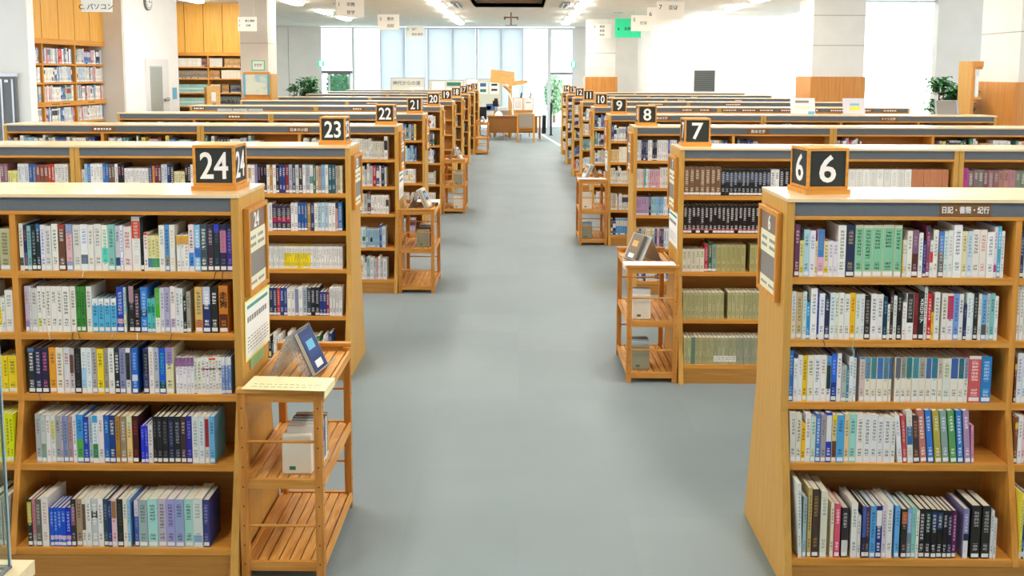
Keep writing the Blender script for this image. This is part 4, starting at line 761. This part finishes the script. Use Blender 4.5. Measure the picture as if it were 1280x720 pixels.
# ---------------------------------------------------------------- ceiling lamps, hanging signs
def lamp(x, y, label, w=.32, l=1.25):
    t = thing('ceiling_lamp', label, 'lamp', (x, y, CEIL), 0, 'fluorescent ceiling lamps')
    m = MB()
    for a in ((-w/2, -w/2 + .02, -l/2, l/2), (w/2 - .02, w/2, -l/2, l/2), (-w/2 + .02, w/2 - .02, -l/2, -l/2 + .02), (-w/2 + .02, w/2 - .02, l/2 - .02, l/2)): m.box(*a, -.02, -.001)
    m.build('housing', 'frame', t); MB().prism([(-w/2 + .03, -.012), (-w/2 + .05, -.06), (0, -.075), (w/2 - .05, -.06), (w/2 - .03, -.012)], -l/2 + .03, l/2 - .03, 'y').build('diffuser', 'lamp', t)
LN = {-5.2: 'left outer line', -1.93: 'line left of the coffer', 1.47: 'line right of the coffer', 5.2: 'added right outer line'}  # lamps of the right outer line are added to brighten the far area
for x, ln_ in LN.items():
    ys = [2.2, 5.2, 8.2, 11.2, 14.2, 17.2] + ([21.2, 24.6, 27.4] if x == -5.2 else [20, 22.5, 25] if x == 5.2 else [20.3, 22.3, 24.8, 27.2, 29.5] if abs(x) < 3 else [])
    for j, y in enumerate(ys): lamp(x, y, f'bright fluorescent ceiling lamp in the {ln_}, {ordn(len(ys) - j)} from the windows')
lamp(-8.6, 26, 'added fill lamp hidden behind the beige column, nearer one'); lamp(-8.6, 29.5, 'added fill lamp hidden behind the beige column, farther one')  # hidden pair added to brighten the grey back wall
lamp(-7.3, 20.5, 'bright ceiling lamp before the niche bookcase at the upper left')
for x, nm in ((-1.5, 'left'), (1.05, 'right')):
    t = thing('twin_tube_lamp', f'slim twin-tube ceiling fitting at the {nm} edge of the coffer', 'lamp', (x, 22.0, CEIL)); B(-.1, .1, -.7, .7, -.04, -.001).build('housing', 'steel', t)
    for q in (-.05, .05): MB().tube((q, -.68, -.055), (q, .68, -.055), .014).build('tube', 'frame', t)
def hang(x0, x1, z0, z1, y, mt, lines, label, z_top=CEIL):
    t = thing('hanging_sign', label, 'sign', ((x0 + x1) / 2, y, z0), 0, 'signs hanging from the ceiling'); w, h = x1 - x0, z1 - z0
    B(-w/2, w/2, 0, .01, 0, h).build('panel', mt, t)
    for q in (-w * .38, w * .38):
        if CEIL - z1 > .01: MB().tube((q, .005, h), (q, .005, CEIL - z0), .003, n=5).build('wire', 'alu', t)
    for s, size, px, pz in lines: put_text('lettering', s, size, 'ink', t, (px * w, -.001, pz * h), bold=.0007)
W_ = 'card_white'; M[W_] = mat('sign_card', 'f4f3ec', .6)
hang(-3.957, -3.359, 3.19, 3.56, 20, W_, [('1', .11, -.4, .72), ('宗教', .09, .03, .72), ('哲学', .09, .03, .26)], 'cream hanging sign one at the top, largest of the left signs')
hang(-3.679, -3.124, 3.10, 3.49, 24, W_, [('2', .11, -.36, .72), ('歴史', .09, .1, .72), ('伝記', .09, .1, .27)], 'cream hanging sign two between the sign one and the blinds')
hang(-3.548, -3.0, 3.085, 3.455, 29, W_, [('3', .11, -.42, .7), ('法律', .08, -.05, .7), ('政治 経済', .08, .12, .28)], 'small cream hanging sign three in front of the leftmost blind')
hang(2.12, 2.70, 3.04, 3.445, 27.6, W_, [('3', .11, -.34, .8), ('経営', .075, .05, .83), ('教育', .075, .05, .52), ('民俗', .075, .05, .22)], 'cream hanging sign three in front of the beige column with wood foot')
hang(2.659, 3.382, 2.99, 3.52, 26, 'green', [('4', .13, -.37, .45), ('長野県', .1, .05, .46)], 'green hanging sign four partly behind the sign five')
hang(2.865, 3.449, 3.08, 3.487, 24, W_, [('5', .13, -.36, .72), ('技術', .09, .05, .52)], 'cream hanging sign five overlapping the green sign')
hang(3.0, 3.593, 3.16, 3.552, 22, W_, [('6', .14, -.36, .6)], 'white hanging sign six between signs five and seven')
hang(2.931, 3.522, 3.14, 3.53, 20, W_, [('7', .14, -.36, .7), ('芸術', .1, .1, .68)], 'cream hanging sign seven, topmost of the right signs')
hang(-6.53, -6.07, 2.884, 3.25, 13.8, W_, [('C. パソコン', .1, -.02, .22)], 'white hanging sign C before the left wall cupboards')
hang(-5.783, -5.397, 2.833, 3.124, 19, W_, [('E', .05, -.4, .72), ('郷土資料', .05, .15, .72), ('F', .05, -.4, .4), ('文庫', .05, .05, .4)], 'small white hanging sign left of the beige column')
for x, y, w, lab in ((-7.05, 32.75, .22, 'green and white exit light left of the windows'), (1.9, 32.75, .2, 'green and white exit light above the glass door')):
    t = thing('exit_light', lab, 'sign', (x, y, 2.2)); B(-w/2, w/2, 0, .05, 0, .2).build('lightbox', 'frame', t); MB().tube((0, .025, .2), (0, .025, CEIL - 2.2), .008).build('stem', 'frame', t); B(-w/2 + .005, w/2 - .005, -.004, 0, .01, .19).build('lit_panel', 'exit', t); B(-w * .22, w * .22, -.006, -.004, .02, .18).build('white_field', 'exitw', t)
t = thing('ceiling_bracket', 'cross-shaped beige bracket on the ceiling beyond the coffer', 'bracket', (-.24, 25, CEIL))
MB().tube((0, 0, -.001), (0, 0, -.34), .025).box(-.19, .19, -.02, .02, -.16, -.12).box(-.19, -.15, -.02, .02, -.2, -.12).box(.15, .19, -.02, .02, -.2, -.12).build('arm', 'taupe', t); B(-.16, .16, -.03, .03, -.355, -.34).build('plate', 'steel', t)
t = thing('ceiling_speaker', 'small square grille on the ceiling right of the lamps', 'grille', (2.63, 25, CEIL)); B(-.12, .12, -.12, .12, -.01, -.001).build('grille', 'alu', t)
t = thing('ceiling_speaker', 'small round fitting on the ceiling left of sign one', 'grille', (-4.4, 22, CEIL)); MB().tube((0, 0, -.001), (0, 0, -.05), .05, .03, 12).build('body', 'alu', t)

# ---------------------------------------------------------------- left background
t = thing('slim_door', 'white door with slim grey window and lever handle in the boxed-out wall', 'door', (-7.215, 17.75, 0))
B(-.004, .012, 0, 1.15, 0, 2.25).build('leaf', 'door', t); B(.012, .02, .23, .76, 1.23, 2.08).build('window_pane', 'doorglass', t)
MB().box(.012, .024, .2, .23, 1.2, 2.11).box(.012, .024, .76, .79, 1.2, 2.11).box(.012, .024, .23, .76, 2.08, 2.11).box(.012, .024, .23, .76, 1.2, 1.23).build('window_frame', 'alu', t)
mh = MB(); mh.tube((.012, 1.0, 1.44), (.07, 1.0, 1.44), .035).tube((.06, 1.0, 1.44), (.06, .8, 1.44), .022); mh.build('handle', 'metal', t)
t = thing('notice_plate', 'pale blue notice to the right of the slim door handle', 'notice', (-7.219, 19.12, 1.43)); B(0, .004, 0, .24, 0, .24).build('sheet', 'sky', t)
t = thing('wall_clock', 'round grey wall clock high on the white boxed wall', 'clock', (-7.215, 17.95, 3.34)); MB().tube((-.004, 0, 0), (.04, 0, 0), .16, n=24).build('case', 'steel', t)
MB().tube((.04, 0, 0), (.044, 0, 0), .14, n=24).build('dial', 'white', t); MB().box(.044, .048, -.006, .006, -.01, .11).box(.044, .048, -.006, .075, -.006, .006).build('hands', 'black', t)
for i in range(12):
    a = i * math.pi / 6; B(.044, .047, -.006 + .115 * math.sin(a), .006 + .115 * math.sin(a), -.014 + .115 * math.cos(a), .014 + .115 * math.cos(a)).build('hour_mark', 'black', t)
t = thing('grey_locker', 'dark grey metal door with pale posts in the white wall at far left', 'door', (-8.6, 14.25, 0)); B(0, .79, 0, .045, 0, 1.92).build('leaf', 'steel', t)
for x in (.55, .72): B(x, x + .03, -.012, 0, 0, 1.88).build('post', 'alu', t)
B(.62, .68, -.02, 0, 1.83, 1.87).build('latch', 'alu', t); B(-.02, .83, -.02, 0, 1.92, 1.97).build('lintel', 'alu', t)
t = thing('shelf_end', 'pale wooden end of a low bookshelf with a small notice, left of the niche', 'bookshelf', (-6.13, 18.2, 0)); B(-.06, .19, 0, .04, 0, 1.72).build('end_panel', 'plank', t); B(-.13, -.06, .05, .35, 0, 1.7).build('carcass', 'inner_shaded', t)
B(.03, .12, -.003, 0, 1.42, 1.6).build('notice', 'white', t); B(.05, .12, -.004, 0, 1.25, 1.38).build('picture', 'taupe', t)
t = thing('map_case', 'wooden cabinet carrying a framed pale blue map beside the beige column', 'cabinet', (-5.85, 19.4, 0)); B(0, .62, 0, .5, 0, 1.45).build('body', 'shade', t); B(0, .56, .12, .15, 1.45, 2.0).build('backboard', 'wood_z', t)
B(.58, .62, 0, .5, 1.45, 1.96).build('side_panel', 'panel', t); B(0, .56, .09, .12, 1.52, 1.95).build('map_sheet', 'map', t)
for x in (0, .51): B(x, x + .05, .085, .09, 1.52, 1.95).build('map_border', 'sky', t)
B(0, .56, .08, .12, 1.95, 1.98).build('frame_rail', 'wood_x', t)
t = thing('poster', 'white notice with green border on the beige column', 'poster', (-5.81, 19.99, 2.035)); B(0, .29, 0, .004, 0, .22).build('border', 'green', t); B(.025, .265, -.002, 0, .02, .2).build('sheet', 'white', t); mb = MB(); marks(mb, .06, .23, .08, .15, 2, -.002, dash=(.03, .05)); mb.build('lettering', 'ink', t)['kind'] = 'stuff'
for i in range(3):
    t = thing('paper_tray', f'white card tray standing on bookcase twenty-one, {["left", "middle", "right"][i]} of three', 'tray', (-3.62 + i * .185, 11.0, TOP + .0005), 0, 'white card trays'); B(0, .17, 0, .015, 0, .04).build('card', 'alu', t); B(0, .17, 0, .05, 0, .003).build('foot', 'white', t)
def plant(loc, h, r, n, label, seed):
    rg = random.Random(seed); t = thing('potted_plant', label, 'plant', loc)
    MB().tube((0, 0, 0), (0, 0, .36), .17, .21, 16).build('pot', 'pot', t); MB().tube((0, 0, .36), (0, 0, .365), .2, .2, 14).build('soil', 'soil', t)
    st = MB(); lf = MB(); tips = []
    for i in range(9):
        a = rg.random() * 6.28; q = rg.random() * .12; b = Vector((math.cos(a) * q, math.sin(a) * q, .36)); e = Vector((math.cos(a) * r * (.3 + .5 * rg.random()), math.sin(a) * r * (.3 + .5 * rg.random()), h * (.72 + .2 * rg.random())))
        mid = (b + e) / 2 + Vector((0, 0, .1)); st.rods([tuple(b), tuple(mid), tuple(e)], .01, 5); tips += [e, mid, (mid + e) / 2]
    for i in range(n):
        b = rg.choice(tips) + Vector((rg.gauss(0, .06), rg.gauss(0, .06), rg.gauss(0, .05))); a = rg.random() * 6.28; L = .16 + .14 * rg.random(); w = .028 + .02 * rg.random()
        d = Vector((math.cos(a), math.sin(a), .35 + .4 * rg.random())).normalized(); s = Vector((-math.sin(a), math.cos(a), 0)) * w
        p0 = b; p1 = b + d * L * .45; p2 = b + d * L * .75 - Vector((0, 0, L * .12)); p3 = b + d * L - Vector((0, 0, L * .4))
        lf.add([tuple(p0), tuple(p1 + s), tuple(p1 - s), tuple(p2 + s * .8), tuple(p2 - s * .8), tuple(p3)], [(0, 1, 2), (2, 1, 3, 4), (4, 3, 5)])
    st.build('stems', 'bark', t); lf.build('foliage', 'leaf', t)['kind'] = 'stuff'
plant((-5.7, 24.0, 0), 1.95, .42, 800, 'leafy green potted plant before the grey wall at the left', 3)
plant((6.43, 14.0, 0), 2.0, .36, 760, 'leafy green potted plant beside the tall shelf end at the right', 5)

# ---------------------------------------------------------------- right background
t = thing('tall_shelf', 'tall brown bookshelf end beside the right plant', 'bookshelf', (6.09, 12.5, 0)); B(0, .025, .02, .38, 0, 2.18).build('end_panel', 'panel', t); B(0, .15, 0, .02, 2.1, 2.18).build('header', 'shade', t)
B(0, .04, 0, .02, 0, 2.1).build('front_stile', 'shade', t); B(.025, .15, .36, .38, 0, 2.1).build('back_panel', 'inner_shaded', t)
for z in (.1, .5, .9, 1.3, 1.7, 2.1): B(.025, .15, .02, .36, z - .03, z).build('shelf', 'wood_x', t)
B(.06, .11, .03, .3, 1.7, 1.98).build('booklet', 'white', t)
t = thing('wall_vent', 'dark louvred vent in the white wall on the right', 'vent', (4.901, 25.97, 1.5)); B(0, .575, .01, .029, 0, .584).build('backing', 'dark', t)
m = MB()
for a in ((0, .02, 0, .584), (.555, .575, 0, .584), (.02, .555, 0, .02), (.02, .555, .564, .584)): m.box(a[0], a[1], 0, .01, a[2], a[3])
m.build('frame', 'vent', t)
for i in range(14): MB().prism([(.0, .03 + i * .038), (.01, .045 + i * .038), (.01, .048 + i * .038), (.0, .033 + i * .038)], .02, .555).build('louvre', 'vent', t)
def sign_holder(x, w, h, label, kind):
    t = thing('sign_holder', label, 'sign', (x, YR0 + 3 * PR + .24, TOP + .0005)); 
    a = .25; m = MB().prism([(0, 0), (.004, 0), (.004 + h * a, h), (h * a, h)], 0, w); m.build('panel', {'a': 'white', 'b': 'cardb', 'c': 'alu'}[kind], t); B(0, w, 0, .09, 0, .003).build('foot', 'alu', t)
    sh = lambda f0, f1, u0, u1, mt, nm: MB().prism([(-.001 + h * f0 * a, h * f0), (h * f0 * a, h * f0), (h * f1 * a, h * f1), (-.001 + h * f1 * a, h * f1)], w * u0, w * u1).build(nm, mt, t)
    if kind == 'a': sh(.7, .85, .2, .75, 'grey', 'heading'); sh(.35, .5, .15, .8, 'cream', 'text_block'); sh(.0, .18, .7, .98, 'sky', 'corner')
    if kind == 'b': sh(.25, .5, .3, .78, 'yellow2', 'yellow_bar'); sh(.55, .68, .32, .75, 'sky', 'heading')
    if kind == 'c': sh(.05, .85, .08, .92, 'grey', 'slats'); sh(.86, .94, .08, .92, 'taupe', 'top_bar')
M['cardb'] = mat('card_lilac', 'd6d4e0', .6); M['yellow2'] = mat('print_yellow', 'f2e060', .6)
sign_holder(3.22, .29, .19, 'acrylic sign with blue edging on bookcase nine, left of the lilac one', 'a'); sign_holder(3.84, .26, .19, 'lilac sign with a yellow bar standing on bookcase nine', 'b'); sign_holder(4.93, .28, .17, 'grey metal leaflet rack near the right end of bookcase nine', 'c')

# ---------------------------------------------------------------- far end of the aisle
t = thing('reading_desk', 'brown wooden desk with modesty panel across the end of the aisle', 'desk', (-.97, 27.3, 0))
B(0, 1.63, 0, .75, .69, .72).build('desktop', 'deskw', t); B(.08, 1.5, .04, .06, .22, .69).build('modesty_panel', 'deskw', t)
for x in (.03, 1.55): B(x, x + .05, .02, .07, .04, .69).build('leg', 'deskw', t); B(x, x + .05, .65, .7, .04, .69).build('leg', 'deskw', t)
for x in (.1, .5, 1.0, 1.4): m = MB(); m.tube((x, .2, .0), (x, .2, .16), .02).box(x - .03, x + .03, .1, .6, .14, .18); m.build('foot_frame', 'alu', t)
def chair(loc, rz, label):
    t = thing('reading_chair', label, 'chair', loc, rz, 'wooden chairs with grey cushions')
    for x in (-.26, .21):
        MB().prism([(-.26, 0), (-.22, 0), (-.2, .84), (-.24, .84)], x, x + .05).build('rear_leg', 'wood_z', t); B(x, x + .05, .2, .24, 0, .6).build('front_leg', 'wood_z', t); B(x, x + .05, -.21, .24, .58, .61).build('armrest', 'wood_z', t)
    B(-.21, .21, -.2, .22, .34, .38).build('seat_rail', 'wood_x', t); B(-.2, .2, -.19, .22, .38, .45).build('seat_cushion', 'fabric', t, bevel=.02)
    B(-.21, .21, -.25, -.19, .42, .83).build('backrest', 'fabric', t, bevel=.02); B(-.21, .21, -.26, -.2, .4, .42).build('back_rail', 'wood_x', t)
chair((.18, 26.75, 0), 0, 'wooden chair with beige cushioned back pushed to the front of the reading desk')
chair((-.55, 28.55, 0), math.pi, 'wooden chair with beige back on the far side of the reading desk')
t = thing('desk_lamp', 'small white domed device on the reading desk', 'device', (-.63, 27.6, .72)); MB().tube((0, 0, 0), (0, 0, .03), .12, .12, 16).tube((0, 0, .03), (0, 0, .1), .12, .08, 16).tube((0, 0, .1), (0, 0, .14), .08, .02, 16).build('dome', 'white', t)
t = thing('framed_certificate', 'two framed white certificates standing side by side on the reading desk', 'frame', (-.2, 27.75, .72)); 
B(.02, .6, .05, .08, 0, .14).build('stand', 'plank', t)
for x in (0, .315): B(x, x + .305, 0, .03, .14, .53).build('frame', 'plank', t); B(x + .025, x + .28, -.004, 0, .165, .505).build('sheet', 'white', t)
mb = MB(); marks(mb, .06, .25, .22, .46, 8, -.004, gap=.3, dash=(.02, .05)); marks(mb, .39, .56, .37, .41, 1, -.004, gap=.9, dash=(.02, .025)); mb.build('lettering', 'faint', t)['kind'] = 'stuff'
for x, lab in ((.02, 'left'), (.31, 'right')):
    t = thing('upright_rod', f'dark upright rod rising behind the certificates, {lab} of two', 'rod', (x, 28.9, 0)); MB().tube((0, 0, 0), (0, 0, 1.1), .012).tube((0, 0, 1.1), (.04, 0, 1.38), .03, .02).build('rod', 'dark', t)
t = thing('wooden_signpost', 'rustic wooden signpost with two plank boards behind the reading desk', 'signpost', (-.3, 29, 0)); MB().tube((0, 0, 0), (.0, 0, 1.75), .07, .055, 10).build('post', 'plank', t)
MB().prism([(-.62, 1.70), (.14, 1.62), (.13, 2.02), (-.6, 2.11)], -.1, -.06, 'y').build('large_board', 'plank', t); MB().prism([(-.05, 1.58), (.5, 1.66), (.57, 1.72), (.5, 1.78), (-.05, 1.72)], -.12, -.085, 'y').build('arrow_board', 'plank', t)
MB().tube((-.08, .1, .0), (-.06, .1, .04), .2, .2, 12).build('foot', 'plank', t); MB().tube((-.02, -.07, 1.45), (-.2, -.3, 1.62), .05, .05, 8).build('log_stub', 'plank', t)
t = thing('white_banner', 'narrow white banner leaning beside the signpost', 'banner', (-.1, 28.8, 0)); MB().prism([(-.07, 0), (.05, 0), (.05, 1.5), (-.05, 1.55)], 0, .02, 'y').build('cloth', 'white', t); MB().prism([(-.1, .95), (-.06, .95), (-.2, 1.35), (-.27, 1.4)], -.02, 0, 'y').build('pennant', 'white', t)
t = thing('black_bag', 'dark bag hanging at the right end of the reading desk', 'bag', (.665, 27.35, 0)); MB().prism([(0, .2), (.12, .2), (.13, .74), (.02, .74)], 0, .4, 'y').build('body', 'black', t, bevel=.02); MB().rods([(.03, .1, .72), (.03, .12, .82), (.03, .25, .82), (.03, .27, .72)], .008).build('strap', 'black', t)
t = thing('umbrella_stand', 'slim black upright panel beside the glass door', 'stand', (.98, 29.5, 0)); B(0, .06, 0, .3, 0, 1.05).build('panel', 'dark', t); B(-.03, .09, -.03, .33, 0, .02).build('foot', 'dark', t)
t = thing('office_chair', 'dark swivel chair left of the reading desk', 'chair', (-1.22, 28.2, 0))
B(-.22, .22, -.22, .22, .42, .49).build('seat', 'black', t, bevel=.02); B(-.2, .2, .19, .24, .55, .95).build('backrest', 'black', t, bevel=.02); MB().tube((0, 0, .1), (0, 0, .42), .03).rods([(0, .22, .45), (0, .24, .6)], .02).build('column', 'alu', t)
m = MB()
for i in range(5): a = i * 1.2566; m.tube((0, 0, .1), (.26 * math.cos(a), .26 * math.sin(a), .05), .018); m.tube((.26 * math.cos(a), .26 * math.sin(a), .05), (.26 * math.cos(a), .26 * math.sin(a), 0), .02)
m.build('base', 'alu', t)
def board(x0, x1, z1, y, mt, label):
    t = thing('display_board', label, 'board', (x0, y, 0)); w = x1 - x0; B(0, w, 0, .04, .45, z1).build('panel', mt, t)
    for x in (.02, w - .05): B(x, x + .03, -.001 + .001, .04, 0, .45).build('leg', 'alu', t); B(x - .01, x + .04, -.2, .24, 0, .02).build('foot', 'alu', t)
    m = MB()
    for a in ((0, .02, .45, z1), (w - .02, w, .45, z1), (.02, w - .02, z1 - .02, z1)): m.box(a[0], a[1], -.006, 0, a[2], a[3])
    m.build('frame', 'alu', t); return t
M['paper2'] = mat('board_paper', 'e6e2d6', .8)
b1 = board(-4.2, -3.09, 1.83, 30, 'paper2', 'cream display board with calligraphy left of the pale green boards')
put_text('calligraphy', '神代からの道', .15, 'ink', b1, (.52, -.005, 1.66)); B(.05, .55, -.004, 0, 1.1, 1.52).build('sheet', 'cream', b1); B(.6, 1.05, -.004, 0, 1.1, 1.52).build('sheet', 'white', b1)
b2 = board(-3.03, -1.84, 1.76, 30.5, 'cloth', 'pale green display board behind bookcases nineteen and twenty'); B(.12, .55, -.004, 0, 1.35, 1.7).build('sheet', 'white', b2); B(.62, 1.08, -.004, 0, 1.56, 1.68).build('photo_strip', 'seagreen', b2); B(.6, 1.1, -.004, 0, 1.1, 1.5).build('sheet', 'white', b2)
b3 = board(-1.81, -.6, 1.80, 30.5, 'cloth', 'pale green display board with photographs behind the reading desk')
for x, z, mt in ((.1, 1.4, 'white'), (.45, 1.3, 'white'), (.82, 1.3, 'white'), (.1, .8, 'white')): B(x, x + .3, -.004, 0, z, z + .38).build('sheet', mt, b3)
for x, z, w, h, mt in ((.5, 1.54, .2, .12, 'blue'), (.5, 1.36, .2, .1, 'seagreen'), (.87, 1.57, .2, .07, 'dark'), (.87, 1.4, .2, .07, 'dark'), (.7, .75, .42, .22, 'blue'), (.72, .78, .14, .12, 'black'), (.92, .9, .18, .18, 'black'), (.3, .9, .14, .3, 'steel')): B(x, x + w, -.008, -.004, z, z + h).build('photograph', mt, b3)
t = thing('black_device', 'small black device on a shelf between board and signpost', 'device', (-.75, 28.9, 0)); B(-.02, .02, -.02, .02, 0, .95).build('stand', 'alu', t); B(-.05, .06, -.03, .03, .95, 1.2).build('body', 'black', t)
t = thing('low_shelf', 'white low cabinet behind the desk by the signpost', 'cabinet', (-.72, 29.4, 0)); B(0, .32, 0, .4, 0, .9).build('body', 'door', t); B(0, .32, -.01, 0, .45, .46).build('gap', 'grey', t)
m = MB(); m.prism([(.70, 29.9), (.78, 29.9), (1.18, 25.3), (1.08, 25.3)], 0, .004, 'z'); struct('trim_6', m, 'white', label='white strip on the floor running from the door')
struct('ground_outside', B(-16, 16, YB + .2, 60, -.12, -.05), 'outside', label='pale ground outside the glass door')
for i, (x, y, h, r) in enumerate(((1.42, 38, 1.95, .42),)):
    rg = random.Random(i); t = thing('tree', ['slender tree seen through the glass door', 'bushy tree behind the slender one outside the glass door', 'dark green tree outside the leftmost window'][i], 'tree', (x, y, -.05)); MB().tube((0, 0, 0), (0, 0, h * .7), .06, .03).build('trunk', 'bark', t); m = MB()
    for j in range(900):
        a, b, q = rg.random() * 6.28, rg.random() * 2 - 1, rg.random() ** .4; cc = math.sqrt(1 - b * b); p = Vector((r * q * cc * math.cos(a), r * q * cc * math.sin(a), h * .6 + h * .42 * q * b)); u = Vector((rg.gauss(0, 1), rg.gauss(0, 1), rg.gauss(0, 1))).normalized() * .1; v = u.orthogonal() * .6
        m.add([tuple(p - u), tuple(p + v), tuple(p + u), tuple(p - v)], [(0, 1, 2, 3)])
    m.build('foliage', 'leaf2', t)['kind'] = 'stuff'
t = thing('clipped_hedge', 'dark green hedge outside the opened leftmost window', 'hedge', (-7.35, 35, -.05)); rg = random.Random(4); m = MB()
for j in range(1500):
    p = Vector((rg.random() * .85, rg.random() * .5, .05 + rg.random() * 1.95)); u = Vector((rg.gauss(0, 1), rg.gauss(0, 1), rg.gauss(0, 1))).normalized() * .06; v = u.orthogonal() * .6; m.add([tuple(p - u), tuple(p + v), tuple(p + u), tuple(p - v)], [(0, 1, 2, 3)])
m.build('foliage', 'leaf', t)['kind'] = 'stuff'; B(.05, .8, .1, .4, 0, 1.9).build('twigs', 'seagreen', t)
bpy.context.view_layer.update()
